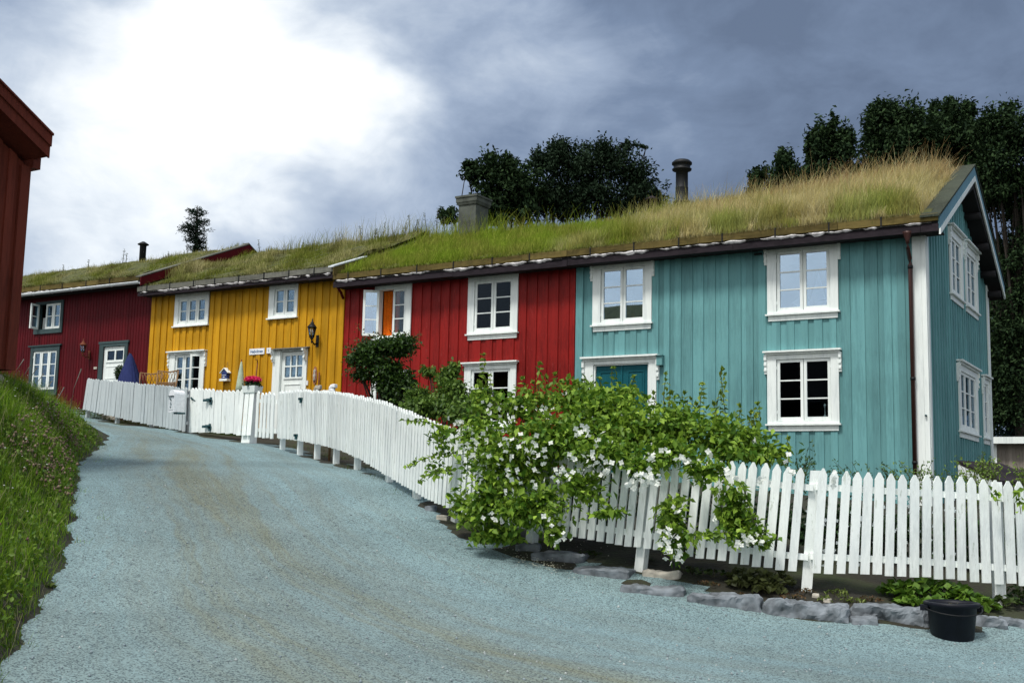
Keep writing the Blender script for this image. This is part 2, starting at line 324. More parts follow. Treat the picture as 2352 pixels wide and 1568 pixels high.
def roadmat():
    m, nt, p, out = newmat('crushed_gravel'); v = objcoord(nt)
    uv = N(nt, 'ShaderNodeAttribute', attribute_name='Col')       # across / along the lane
    sep = N(nt, 'ShaderNodeSeparateColor'); nt.links.new(uv.outputs['Color'], sep.inputs[0])
    big = N(nt, 'ShaderNodeTexNoise', Scale=0.55, Detail=5.0, Roughness=0.6); nt.links.new(v, big.inputs['Vector'])
    # wheel-worn bands run along the lane
    cmb = N(nt, 'ShaderNodeCombineXYZ'); sc = N(nt, 'ShaderNodeMath', operation='MULTIPLY'); sc.inputs[1].default_value = 11.0; nt.links.new(sep.outputs[0], sc.inputs[0]); nt.links.new(sc.outputs[0], cmb.inputs[0])
    s2 = N(nt, 'ShaderNodeMath', operation='MULTIPLY'); s2.inputs[1].default_value = 3.0; nt.links.new(sep.outputs[1], s2.inputs[0]); nt.links.new(s2.outputs[0], cmb.inputs[1])
    band = N(nt, 'ShaderNodeTexNoise', Scale=1.0, Detail=7.0, Roughness=0.7, Distortion=0.5); nt.links.new(cmb.outputs[0], band.inputs['Vector'])
    ctr = N(nt, 'ShaderNodeMapRange'); ctr.interpolation_type = 'SMOOTHSTEP'
    # worn middle of the lane
    ab = N(nt, 'ShaderNodeMath', operation='SUBTRACT'); nt.links.new(sep.outputs[0], ab.inputs[0]); ab.inputs[1].default_value = 0.60
    ab2 = N(nt, 'ShaderNodeMath', operation='ABSOLUTE'); nt.links.new(ab.outputs[0], ab2.inputs[0]); nt.links.new(ab2.outputs[0], ctr.inputs[0])
    ctr.inputs[1].default_value = 0.0; ctr.inputs[2].default_value = 0.42; ctr.inputs[3].default_value = 0.17; ctr.inputs[4].default_value = -0.06
    sm = N(nt, 'ShaderNodeMath', operation='ADD'); nt.links.new(band.outputs[0], sm.inputs[0]); nt.links.new(ctr.outputs[0], sm.inputs[1])
    rb = ramp(nt, sm.outputs[0], [(0.40, (0.110, 0.160, 0.174)), (0.60, (0.102, 0.135, 0.138)), (0.78, (0.100, 0.112, 0.092))])
    f = N(nt, 'ShaderNodeTexVoronoi', Scale=105.0); nt.links.new(v, f.inputs['Vector'])
    f2 = N(nt, 'ShaderNodeTexNoise', Scale=55.0, Detail=5.0, Roughness=0.75); nt.links.new(v, f2.inputs['Vector'])
    fs = N(nt, 'ShaderNodeSeparateColor'); nt.links.new(f.outputs['Color'], fs.inputs[0])
    md = N(nt, 'ShaderNodeMath', operation='ADD'); nt.links.new(fs.outputs[0], md.inputs[0]); nt.links.new(f2.outputs[0], md.inputs[1])
    ra = ramp(nt, md.outputs[0], [(0.30, (0.28, 0.30, 0.34)), (0.58, (0.80, 0.80, 0.81)), (0.78, (1.08, 1.08, 1.08)), (1.0, (2.1, 2.1, 2.0))])
    rr = N(nt, 'ShaderNodeMix', data_type='RGBA', blend_type='MULTIPLY'); rr.inputs[0].default_value = 1; nt.links.new(rb.outputs[0], rr.inputs[6]); nt.links.new(ra.outputs[0], rr.inputs[7])
    bg = ramp(nt, big.outputs[0], [(0.3, (0.86, 0.86, 0.86)), (0.7, (1.2, 1.2, 1.2))])
    r2 = N(nt, 'ShaderNodeMix', data_type='RGBA', blend_type='MULTIPLY'); r2.inputs[0].default_value = 1; nt.links.new(rr.outputs[2], r2.inputs[6]); nt.links.new(bg.outputs[0], r2.inputs[7])
    nt.links.new(r2.outputs[2], p.inputs['Base Color'])
    b = N(nt, 'ShaderNodeBump', Strength=0.8, Distance=0.010); nt.links.new(md.outputs[0], b.inputs['Height']); nt.links.new(b.outputs[0], p.inputs['Normal']); p.inputs['Roughness'].default_value = 0.9; p.inputs['Specular IOR Level'].default_value = 0.2
    return m
rx = np.concatenate([np.arange(-34, -12, 0.25), np.arange(-12, 9, 0.15)]); ry = np.arange(-14, 21, 0.15)
X, Y = np.meshgrid(rx, ry); IR = inroad(X, Y)
Z = H0(X, Y)+0.012*np.sin(X*1.7+Y*0.9)+0.006*np.sin(X*4.1-Y*3.3)
dR, aR = polydist(X, Y, RIGHT); _, dB = bank(X, Y); across = np.clip(dR/np.maximum(dR-dB, 0.5), 0, 1)
Vv = np.stack([X, Y, Z], -1).reshape(-1, 3); nx = len(rx); ny = len(ry)
i = (np.arange(ny-1)[:, None]*nx+np.arange(nx-1)[None]).ravel(); keep = (IR.ravel()[i] > -0.25)
q = np.stack([i, i+1, i+nx+1, i+nx], 1)[keep]; used = np.unique(q); mp = np.zeros(nx*ny, int); mp[used] = np.arange(len(used))
road = rawmesh('road', Vv[used], mp[q], roadmat(), np.stack([across.ravel(), aR.ravel()/20, 0*aR.ravel()], 1)[used]); tag(road, kind='structure')
road.data.polygons.foreach_set('use_smooth', np.ones(len(q), bool))

# loose stones on the gravel
def rockverts(n=1): return None
P = []
k = 5200
px = rng.random(k)*2400-20; py = 960+rng.random(k)**1.0*610
xs = -11+rng.random(k)*11; ys = 2+rng.random(k)*9
ok = inroad(xs, ys) > 0.02; xs = xs[ok]; ys = ys[ok]
oct_ = np.array([(1, 0, 0), (0, 1, 0), (-1, 0, 0), (0, -1, 0), (0, 0, 1), (0, 0, -1)], float)
of = np.array([(0, 1, 4), (1, 2, 4), (2, 3, 4), (3, 0, 4), (1, 0, 5), (2, 1, 5), (3, 2, 5), (0, 3, 5)])
n_ = len(xs); sz = 0.005+0.008*rng.random(n_)**3
c = np.stack([xs, ys, H0(xs, ys)+0.014*0+sz*0.3+0.012*np.sin(xs*1.7+ys*0.9)+0.006*np.sin(xs*4.1-ys*3.3)], 1)
V = c[:, None]+oct_[None]*sz[:, None, None]*(0.6+0.8*rng.random((n_, 6, 1))); V = V.reshape(-1, 3)
tt = rng.random(n_); cc = lerpcol((0.20, 0.25, 0.27), (0.42, 0.45, 0.44), tt**3)
tag(rawmesh('loose_gravel', V, (of[None]+np.arange(n_)[:, None, None]*6).reshape(-1, 3), leafmat('pebble', 0.0, 0.9, 0.1), np.repeat(cc, 6, 0), None, 3), 'loose pale chips scattered on the gravel lane', 'gravel', kind='stuff')

# ------------------------------------------------------------------ houses
def Tf(p): return (p[0], YW-p[1], p[2])            # (u, v, z) -> world, street front
def Tg(p): return (XC+p[1], p[0], p[2])            # gable of the teal house
def mkT(kind, X0=None, Y0=None):
    if kind == 'f': return lambda p: (p[0], (YW if Y0 is None else Y0)-p[1], p[2])
    if kind == 'g': return lambda p: ((XC if X0 is None else X0)+p[1], p[0], p[2])
def clad(T, name, mat, parent, u0, u1, zb, zt, holes=(), period=0.25, over=0.56, jit=0.12, v=0.0, d1=0.018, d2=0.022):
    mb = MB(T)
    def col(a, b, va, vb):
        cuts = sorted({a, b}|{h[k] for h in holes for k in (0, 1) if a < h[k] < b})
        for s, e in zip(cuts[:-1], cuts[1:]):
            m = (s+e)/2; z0 = zb(m); zs = [(z0, None)]
            hs = sorted([h for h in holes if h[0] < m < h[1]], key=lambda h: h[2]); cur = z0
            for h in hs:
                if h[2] > cur: mb.wb(s, e, cur, h[2], va, vb)
                cur = max(cur, h[3])
            if zt(m) > cur: mb.wb(s, e, cur, None, va, vb, zt(s), zt(e))
    u = u0
    bounds = []
    while u < u1-0.03:
        w = period*(1+jit*(random.random()*2-1)); e = min(u1, u+w); bounds.append((u, e)); u = e
    for a, b in bounds: col(a, b, v, v+d1)
    for a, b in bounds:
        w = (b-a)*over; m = a
        col(m+0.002, min(m+w, u1), v+d1, v+d1+d2*(0.85+0.3*random.random()))
    return mb.build(name, mat, parent)

def window(house, T, c, s, cols=2, rows=3, mat='white', casemat='white', glass='glass', cap=False, brackets=False, open_=None, sill=True, apron=True, topz=None, curtain=None, colw=None, curt_open=0.5):
    """c: casing (u0,u1,z0,z1) outer incl. apron; s: sash area (u0,u1,z0,z1)"""
    u0, u1, z0, z1 = c; a0, a1, b0, b1 = s; ap = z0+(0.10 if apron else 0.0)
    mb = MB(T); V0, V1 = 0.036, 0.066
    mb.wb(u0, a0-0.004, ap, z1, V0, V1); mb.wb(a1+0.004, u1, ap, z1, V0, V1)
    mb.wb(a0-0.004, a1+0.004, b1+0.004, z1-0.002, V0, V1-0.003); mb.wb(a0-0.004, a1+0.004, ap, b0-0.004, V0, V1-0.003)
    mb.wb(a0-0.03, a0-0.005, b0, b1, -0.09, V0-0.002); mb.wb(a1+0.005, a1+0.03, b0, b1, -0.09, V0-0.002)     # reveal
    mb.wb(a0-0.03, a1+0.03, b1+0.005, b1+0.03, -0.09, V0-0.002); mb.wb(a0-0.03, a1+0.03, b0-0.03, b0-0.005, -0.09, V0-0.002)
    w = mb.build('window', casemat, house)
    if sill:
        m2 = MB(T)
        if apron: m2.wb(u0+0.015, u1-0.015, z0, ap, 0.037, 0.058)
        m2.wb(u0-0.03, u1+0.03, ap-0.002, ap+0.028, 0.030, 0.105); m2.build('sill', casemat if casemat != 'greentrim' else 'greentrim', w)
    if cap:
        m2 = MB(T); m2.wb(u0-0.06, u1+0.06, z1+0.002, z1+0.034, 0.03, 0.15); m2.wb(u0-0.03, u1+0.03, z1-0.035, z1, 0.067, 0.10); m2.build('head_board', casemat, w)
    if brackets:
        for sx in (u0-0.052, u1+0.004):
            m2 = MB(T); zt = z1-0.03
            for j, (dz, vv, hh) in enumerate([(0, .085, .10), (.10, .062, .05), (.15, .078, .05), (.20, .058, .06), (.26, .072, .04), (.30, .05, .05)]):
                m2.wb(sx, sx+0.048, zt-dz-hh, zt-dz, 0.02, 0.02+vv)
            m2.build('bracket', casemat, w)
    n = cols; g = 0.012
    ws = colw or [1/n]*n; tot = sum(ws); x = a0
    for k in range(n):
        sw = (a1-a0)*ws[k]/tot; x0, x1 = x+g/2, x+sw-g/2; x += sw
        TT = T
        if open_ and k in open_:
            ang = math.radians(open_[k][0]); hinge = open_[k][1]; hu = x0 if hinge == 'l' else x1; sg = 1 if hinge == 'l' else -1
            def TT(p, hu=hu, sg=sg, ang=ang):
                du = (p[0]-hu)*sg; dv = p[1]-0.04
                return T((hu+sg*(du*math.cos(ang)-dv*math.sin(ang)*1), 0.05+du*math.sin(ang)+dv*math.cos(ang), p[2]))
        st = 0.052; ms = MB(TT)
        ms.wb(x0, x0+st, b0, b1, 0.0, 0.04); ms.wb(x1-st, x1, b0, b1, 0.0, 0.04); ms.wb(x0+st, x1-st, b0, b0+st*1.15, 0.0, 0.038); ms.wb(x0+st, x1-st, b1-st, b1, 0.0, 0.038)
        hh = (b1-st-b0-st*1.15)
        for r in range(1, rows): zz = b0+st*1.15+hh*r/rows; ms.wb(x0+st, x1-st, zz-0.012, zz+0.012, 0.006, 0.034)
        for zz in (b0+0.15, b1-0.15):
            ms.wb(x0-0.008 if k == 0 else x1-0.004, x0+0.004 if k == 0 else x1+0.008, zz-0.03, zz+0.03, 0.035, 0.05)
        sash = ms.build('sash', mat, w)
        mg = MB(TT); mg.wb(x0+st-.004, x1-st+.004, b0+st, b1-st+.004, 0.014, 0.019); mg.build('pane', glass if isinstance(glass, str) else glass[k], w)
    if curtain:
        mc = MB(T); kind = curtain
        def cloth(ua, ub, za, zb, v=-0.12, amp=0.02, scallop=0):
            m = 40; vs = []; fs = []
            for j in range(m+1):
                u = ua+(ub-ua)*j/m; vv = v+amp*math.sin(j*1.9+math.sin(j*.7)); sc = scallop*abs(math.sin(j/m*math.pi*3))
                vs += [(u, vv, za+sc), (u, vv-0.004, zb)]
            for j in range(m): fs.append((2*j, 2*j+2, 2*j+3, 2*j+1))
            mc.add(vs, fs)
        if kind == 'sides':
            cloth(a0, a0+(a1-a0)*0.22, b0, b1); cloth(a1-(a1-a0)*0.22, a1, b0, b1)
        elif kind == 'left': cloth(a0, a0+(a1-a0)*curt_open, b0, b1)
        elif kind == 'right': cloth(a1-(a1-a0)*curt_open, a1, b0, b1)
        elif kind == 'top': cloth(a0, a1, b1-(b1-b0)*curt_open, b1)
        elif kind == 'low': cloth(a0, a1, b0, b0+(b1-b0)*curt_open)
        mc.build('curtain', CURT[0], w)
    return w
CURT = ['linen']
def lin(x, a, b, fa, fb): return fa+(fb-fa)*(x-a)/(b-a)

def eave(house, x0, x1, ztL, ztR, zbL, zbR, logmat, Y=19.81, hooks=0.95, bark=True, white_gutter=False, barkmat='bark'):
    def zt(x): return lin(x, x0, x1, ztL, ztR)
    def zb(x): return lin(x, x0, x1, zbL, zbR)
    def beam(name, mat, f0, f1, y0, y1, seg=None, ends=(x0, x1)):
        mb = MB(); xs = [ends[0]]
        while xs[-1] < ends[1]-0.01: xs.append(min(ends[1], xs[-1]+(seg or 99)*(0.8+0.4*random.random())))
        for a, b in zip(xs[:-1], xs[1:]):
            o = (random.random()-0.5)*0.014 if seg else 0
            g = 0.006 if seg else 0
            mb.hexa([(a, y0, f0(a)+o), (b-g, y0, f0(b)+o), (b-g, y1, f0(b)+o), (a, y1, f0(a)+o), (a, y0, f1(a)+o), (b-g, y0, f1(b)+o), (b-g, y1, f1(b)+o), (a, y1, f1(a)+o)])
        return mb.build(name, mat, house)
    h = lambda x: zt(x)-zb(x)
    beam('turf_log', logmat, lambda x: zt(x)-0.125, lambda x: zt(x), Y, Y+0.05, 2.4)
    beam('fascia', 'fascia', lambda x: zb(x), lambda x: zb(x)+0.125, Y+0.02, Y+0.045, 3.0)
    beam('soffit', 'dark', lambda x: zb(x)+0.02, lambda x: zb(x)+0.045, Y+0.047, YW+0.05)
    # black strip painting in the shade behind the bark and rafters under the eave
    beam('eave_gap_shade', 'dark', lambda x: zb(x)+0.128, lambda x: zt(x)-0.128, Y+0.055, Y+0.075)
    if bark:
        mb = MB(); us = np.arange(x0+.1, x1-.08, .05); tk = np.full(len(us), .004); zc = np.full(len(us), -.158); j = 0
        while j < len(us)-3:
            l = int(3+15*random.random()**1.3); l = min(l, len(us)-1-j); th = 0.018+0.024*random.random(); z0 = -0.158-0.012*random.random(); ph = random.random()*9
            for q in range(l): tk[j+q] = th*(0.4+0.6*math.sin(math.pi*(q+.4)/(l+.3)))*(.65+.7*random.random()); zc[j+q] = z0+.010*math.sin(q*.9+ph)+.005*random.random()
            j += l+(1 if random.random() < .6 else random.randint(2, 9))
        vs = []; fs = []
        for u, t_, z_ in zip(us, tk, zc): zz = zt(u)+z_; vs += [(u, Y+0.012, zz-t_), (u, Y-0.012, zz), (u, Y+0.03, zz+t_)]
        for q in range(len(us)-1):
            for t in range(2): fs.append((3*q+t, 3*q+3+t, 3*q+4+t, 3*q+1+t))
        mb.add(vs, fs)
        mb.build('bark_edge', barkmat, house)
    n = int((x1-x0)/hooks)
    for k in range(n):
        x = x0+(k+0.5)*hooks+random.uniform(-.05, .05); z = zt(x); mb = MB()
        mb.box(x-0.012, x+0.012, Y-0.014, Y-0.001, z-0.135, z+0.012); mb.box(x-0.012, x+0.012, Y-0.012, Y+0.04, z-0.155, z-0.136); mb.box(x-0.011, x+0.011, Y-0.014, Y+0.06, z+0.013, z+0.02)
        mb.build('eave_hook', 'iron', house)
    if white_gutter:
        mb = MB(); yy = Y-0.06
        prof = [(yy+0.062*math.cos(a), 0.062*math.sin(a)) for a in np.linspace(math.pi, 2*math.pi, 9)]+[(yy+0.056*math.cos(a), 0.056*math.sin(a)) for a in np.linspace(2*math.pi, math.pi, 9)]
        n = len(prof); vs = [(x0, p[0], zb(x0)+0.06+p[1]) for p in prof]+[(x1, p[0], zb(x1)+0.06+p[1]) for p in prof]
        mb.add(vs, [(i, (i+1) % n, (i+1) % n+n, i+n) for i in range(n)]+[tuple(range(n)), tuple(range(2*n-1, n-1, -1))], True)
        g = mb.build('gutter', 'gutter', house)
        for k in range(int((x1-x0)/0.8)):
            x = x0+0.4+k*0.8; m2 = MB(); zz = zb(x)+0.06
            m2.tube([(x, yy+0.066*math.cos(a), zz+0.066*math.sin(a)) for a in np.linspace(math.pi*0.95, 2*math.pi, 7)], 0.008, 4); m2.build('gutter_bracket', 'gutter', g)

def roof(house, x0, x1, ez, rz, Y0=19.86, YR=23.5, Y1=27.05, back=6.3, th=0.16, soil=0.10, mat='dark'):
    """ez(x), rz(x): turf surface heights at eave and ridge"""
    m = 14; xs = np.linspace(x0, x1, m); mb = MB(); vs = []; fs = []
    for x in xs: vs += [(x, Y0, ez(x)-soil-0.02), (x, YR, rz(x)-soil-0.02), (x, Y1, back-soil), (x, Y1, back-soil-th), (x, YR, rz(x)-soil-th-0.02), (x, Y0, ez(x)-soil-th)]
    for k in range(m-1):
        for j in range(6): fs.append((k*6+j, k*6+(j+1) % 6, k*6+6+(j+1) % 6, k*6+6+j))
    fs += [tuple(range(6)), tuple(range(6*m-1, 6*m-7, -1))]; mb.add(vs, fs)
    r = mb.build('roof', mat, house)
    # bumpy turf layer
    gx = np.arange(x0+0.03, x1-0.02, 0.12); gy = np.linspace(Y0+0.01, Y1-0.05, 52); X, Y = np.meshgrid(gx, gy)
    EZ = np.array([ez(x) for x in gx])[None]; RZ = np.array([rz(x) for x in gx])[None]
    Z = np.where(Y < YR, EZ+(RZ-EZ)*(Y-Y0)/(YR-Y0), RZ+(back-RZ)*(Y-YR)/(Y1-YR))
    bump = 0.03*np.sin(X*2.3+Y*3.1)+0.02*np.sin(X*7.7-Y*5.3)+0.018*np.sin(X*13.1+Y*2.0)
    Z = Z+bump*np.clip((Y-Y0)/0.3, 0.35, 1)
    edge = (Y < Y0+0.02); Z = np.where(edge, Z-0.03, Z)
    V = np.stack([X, Y, Z], -1).reshape(-1, 3); nx, ny = len(gx), len(gy); i = (np.arange(ny-1)[:, None]*nx+np.arange(nx-1)[None]).ravel()
    # skirt
    fr = V[:nx].copy(); fr[:, 2] -= 0.10; bl = len(V); V = np.vstack([V, fr]); j = np.arange(nx-1)
    Fq = np.vstack([np.stack([i, i+1, i+nx+1, i+nx], 1), np.stack([bl+j, bl+j+1, j+1, j], 1)])
    t = rawmesh('turf', V, Fq, 'turf', None, house); t.data.polygons.foreach_set('use_smooth', np.ones(len(Fq), bool))
    return r
def roofgrass(house, x0, x1, ez, rz, dens, hfun, cfun, Y0=19.86, YR=23.5, extra=0.5, lean0=(0.10, -0.05), w=0.012):
    n = int((x1-x0)*(YR+extra-Y0)*dens); x = x0+0.05+rng.random(n)*(x1-x0-0.1); y = Y0+0.0+rng.random(n)*(YR+extra-Y0)
    # tufts
    m = n//7; tx = x0+rng.random(m)*(x1-x0); ty = Y0+0.05+rng.random(m)*(YR+extra-Y0-0.05); pick = rng.random(n) < 0.62; id_ = rng.integers(0, m, n)
    x = np.where(pick, tx[id_]+rng.normal(size=n)*0.05, x); y = np.where(pick, ty[id_]+rng.normal(size=n)*0.05, y)
    x = np.clip(x, x0+0.02, x1-0.02); y = np.maximum(y, Y0-0.01)
    E = np.vectorize(ez)(x); Rz = np.vectorize(rz)(x); z = np.where(y < YR, E+(Rz-E)*(y-Y0)/(YR-Y0), Rz-(y-YR)*0.45)-0.03
    tl = rng.normal(size=(m, 3))*0.18; lean = tl[id_]*pick[:, None]+rng.normal(size=(n, 3))*0.16+np.array([lean0[0], lean0[1], 0]); lean[:, 2] = -0.05
    rr = rng.random(n); tb_ = rng.random(m)[id_]; rr = np.where(pick, rr*.4+tb_*.6, rr); h, c0, c1 = hfun(x, y), *cfun(x, y, rr, tl[id_, 2]); c0 = c0*(.5+.6*rr[:, None]); c1 = np.minimum(c1*(.85+.7*tb_[:, None]), .9)
    ne = int((x1-x0)*260); k_ = slice(0, ne); ok_ = rng.random(ne) < (.35+.65*(nz(x[k_], y[k_]*0, 2.3) > -.1)); idx = np.arange(ne)[ok_]
    y[idx] = Y0-.05+rng.random(len(idx))*.12; z[idx] = E[idx]-.01; lean[idx] = rng.normal(size=(len(idx), 3))*.35+np.array([0, -.55, -.55]); h[idx] = .05+.13*rng.random(len(idx)); c0[idx] *= .6; c1[idx] *= .7
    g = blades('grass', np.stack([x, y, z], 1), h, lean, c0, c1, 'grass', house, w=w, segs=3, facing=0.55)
    return g

house_teal = empty('teal_house', (-7.4, YW, 1.8), 'teal weatherboarded house with white windows at the right end of the row', 'house')
house_red = empty('red_house', (-13.8, YW, 2.3), 'bright red boarded house between the teal and yellow houses', 'house')
house_yel = empty('yellow_house', (-20.1, YW, 2.9), 'ochre yellow boarded house with white door and window frames', 'house')
house_dark = empty('dark_red_house', (-28.5, YW, 3.4), 'dark crimson house with grey green window casings and white gutter', 'house')
BX = {'T': (-10.83, XC), 'R': (-16.87, -10.83), 'Y': (-23.3, -16.87), 'D': (-33.5, -23.3)}
ztT = lambda x: lin(x, -16.9, -3.72, 6.405, 6.415); zbT = lambda x: ztT(x)-0.31
ezT = lambda x: ztT(x)+0.01
def rzT(x): return float(np.interp(x, [-17, -13, -10, -7, -3.7], [7.95, 7.83, 7.78, 7.85, 8.0]))
ztY = lambda x: lin(x, -23.3, -16.9, 6.605, 6.59); ezY = lambda x: ztY(x)+0.01
def rzY(x): return float(np.interp(x, [-23.3, -20, -16.9], [8.12, 8.12, 8.15]))
ztD = lambda x: lin(x, -33.6, -23.3, 6.97, 6.90); ezD = lambda x: ztD(x)+0.01
def rzD(x): return float(np.interp(x, [-33.6, -28, -23.3], [8.28, 8.30, 8.40]))
def gtop(Y, rz, ez): return lin(Y, 20.0, 23.5, ez, rz)-0.26 if Y < 23.5 else lin(Y, 23.5, 27.05, rz, 6.3)-0.26

# --- windows (casing outer, sash)
WT1 = ((-10.45, -9.16, 4.79, 6.20), (-10.27, -9.30, 4.97, 6.045)); WT2 = ((-6.835, -5.53, 4.79, 6.22), (-6.66, -5.68, 4.97, 6.065))
WT3 = ((-6.845, -5.54, 2.78, 4.20), (-6.67, -5.685, 2.97, 4.075))
hT = [(s[0]-0.02, s[1]+0.02, s[2]-0.02, s[3]+0.02) for _, s in (WT1, WT2, WT3)]+[(-10.44, -9.18, 1.0, 4.14)]
clad(Tf, 'wall', 'teal', house_teal, -10.83, XC-0.02, lambda u: 1.2, lambda u: 6.30, hT, 0.25, 0.56)
window(house_teal, Tf, *WT1, glass='glassref', brackets=True); window(house_teal, Tf, *WT2, glass='glassref', brackets=True); window(house_teal, Tf, *WT3, glass=['glassdark', 'glass'], brackets=True, cap=True)
# gable wall
def hz(Y): return gtop(Y, rzT(-4), ezT(-4))
G1 = ((22.42, 23.72, 5.36, 6.78), (22.60, 23.54, 5.54, 6.60)); G2 = ((24.0, 25.72, 5.36, 6.78), (24.3, 25.45, 5.54, 6.6)); G2 = ((24.02, 25.4, 5.36, 6.78), (24.2, 25.22, 5.54, 6.60))
G3 = ((22.95, 25.0, 2.80, 4.24), (23.15, 24.8, 3.0, 4.08)); G4 = ((25.68, 26.4, 2.80, 4.22), (25.82, 26.28, 3.0, 4.08))
hG = [(s[0]-0.02, s[1]+0.02, s[2]-0.02, s[3]+0.02) for _, s in (G1, G2, G3, G4)]
clad(Tg, 'wall', 'teal', house_teal, YW+0.02, 26.65, lambda u: 1.2, hz, hG, 0.235, 0.5)
for g, c in ((G1, 2), (G2, 2), (G3, 3), (G4, 1)):
    window(house_teal, Tg, *g, cols=c, glass='glass', cap=True, brackets=True)
mb = MB(); mb.box(-10.83, XC-0.03, 26.5, 26.6, 1.2, 6.2); mb.build('wall', 'teal', house_teal)
def corner(house, x0, x1, y0, y1, z0, z1, mat='white'):
    mb = MB(); mb.box(x0, x1, y0, y1, z0, z1); return mb.build('corner_board', mat, house)
corner(house_teal, XC-0.025, XC+0.055, YW-0.075, YW-0.002, 1.2, 6.29); corner(house_teal, XC-0.22+0.05, XC-0.028, YW-0.07, YW-0.040, 1.2, 6.28, 'white')
corner(house_teal, XC+0.056-0.02+0.004, XC+0.065, YW+0.0, YW+0.13, 1.2, 6.36)
corner(house_teal, XC-0.01, XC+0.07, 26.62, 26.72, 1.2, 6.35); corner(house_teal, XC+0.045, XC+0.072, 26.5, 26.615, 1.2, 6.4)
mb = MB(); mb.wb(-10.83+0.004, -10.83+0.15, 1.3, 6.29, 0.042, 0.066)
o = MB(Tf); o.wb(-10.826, -10.67, 1.3, 6.29, 0.043, 0.066); o.build('corner_board', 'teal', house_teal)
# interior floor between storeys so upper rooms stay apart
for h, (a, b) in ((house_teal, BX['T']), (house_red, BX['R']), (house_yel, BX['Y']), (house_dark, BX['D'])):
    mb = MB(); mb.box(a+0.05, b-0.05, YW+0.02, 26.4, 4.52 if h in (house_teal, house_red) else 5.05, 4.60 if h in (house_teal, house_red) else 5.13); mb.box(a+0.06, b-0.06, YW+2.6, YW+2.68, 1.5, 6.35); mb.build('inner_floor', 'interior', h)
# double door
def pdoor(T, u0, u1, z0, z1, mat, house, panels, v=0.0, glass_rows=None):
    mb = MB(T); mb.wb(u0, u1, z0, z1, v-0.03, v)
    for (a, b, c, d) in panels:
        for q in ((a, b, c, c+.02), (a, b, d-.02, d), (a, a+.02, c+.021, d-.021), (b-.02, b, c+.021, d-.021)): mb.wb(*q, v, v+0.014)
        mb.wb(a+.05, b-.05, c+.05, d-.05, v, v+0.009)
    return mb.build('door', mat, house)
cs = MB(Tf); cs.wb(-10.60, -10.415, 1.3, 4.24, 0.037, 0.068); cs.wb(-9.205, -9.05, 1.3, 4.24, 0.037, 0.068); cs.wb(-10.415+.002, -9.205-.002, 4.125, 4.235, 0.037, 0.066); cs.wb(-10.41, -10.38, 1.3, 4.12, -.1, .035); cs.wb(-9.24, -9.21, 1.3, 4.12, -.1, .035); cs.wb(-10.378, -9.242, 4.10, 4.123, -.1, .035)
dc = cs.build('door_frame', 'white', house_teal)
m2 = MB(Tf); m2.wb(-10.67, -8.99, 4.243, 4.28, 0.03, 0.16); m2.wb(-10.64, -9.02, 4.20, 4.24, 0.069, 0.10); m2.build('head_board', 'white', dc)
for sx in (-10.655, -9.045):
    m2 = MB(Tf)
    for dz, vv, hh in [(0, .095, .12), (.12, .06, .05), (.17, .08, .06), (.23, .055, .07), (.30, .072, .05), (.35, .045, .06)]: m2.wb(sx, sx+0.05, 4.195-dz-hh, 4.195-dz, 0.02, 0.02+vv)
    m2.build('bracket', 'white', dc)
dl = pdoor(Tf, -10.375, -9.815, 1.85, 4.095, 'tealdoor', house_teal, [(-10.29, -9.93, 3.10, 3.98), (-10.29, -9.93, 2.0, 2.95)]); dr = pdoor(Tf, -9.808, -9.245, 1.85, 4.095, 'tealdoor', house_teal, [(-9.68, -9.32, 3.10, 3.98), (-9.68, -9.32, 2.0, 2.95)])
mb = MB(Tf); mb.wb(-9.83, -9.79, 1.85, 4.095, 0.001, 0.02); mb.build('cover_strip', 'tealdoor', dl)
mb = MB(Tf); mb.tube([(-9.74, 0.0, 2.95), (-9.74, 0.06, 2.95), (-9.62, 0.06, 2.95)], 0.01); mb.build('handle', 'iron', dr)
mb = MB(Tf); mb.wb(-9.02, -8.90, 4.06, 4.24, 0.045, 0.13); mb.wb(-9.03, -8.89, 4.242, 4.252, 0.04, 0.16); mb.build('junction_box', 'teal', house_teal)
mb = MB(Tf); mb.wb(-7.07, -6.93, 6.05, 6.075, 0.045, 0.10); mb.build('wall_hook', 'iron', house_teal)
mb = MB(Tf); mb.tube([(XC-0.0, 0.08, 3.02), (XC-0.0, 0.12, 3.02)], 0.018, 8); mb.build('lock_knob', 'inkdark', house_teal)
eave(house_teal, -10.83, -3.72, ztT(-10.83), ztT(-3.72), zbT(-10.83), zbT(-3.72), 'log')
roof(house_teal, -10.85, -3.74, ezT, rzT)
# barge boards of the gable
def barge(house, x, pts, w, th, mat, name='barge_board', dz=0.0):
    """pts: list of (Y,z) top line, board of height w"""
    for (ya, za), (yb, zb_) in zip(pts[:-1], pts[1:]):
        mb = MB(); mb.hexa([(x, ya, za-w+dz), (x+th, ya, za-w+dz), (x+th, yb, zb_-w+dz), (x, yb, zb_-w+dz), (x, ya, za+dz), (x+th, ya, za+dz), (x+th, yb, zb_+dz), (x, yb, zb_+dz)]); mb.build(name, mat, house)
xb = -3.735
barge(house_teal, xb, [(19.86, 6.34), (23.5, 8.16), (26.98, 6.33)], 0.19, 0.03, 'bluegrey')
barge(house_teal, xb+0.012, [(19.86, 6.149), (23.5, 7.969), (26.98, 6.139)], 0.10, 0.028, 'white', 'barge_trim')
barge(house_teal, xb-0.28, [(19.77, 6.38), (23.5, 8.21), (27.0, 6.38)], 0.035, 0.33, 'mossgrey', 'turf_board')
mb = MB()
for y0, y1, sgn in ((20.05, 23.5, 1), (23.5, 26.95, -1)): pass
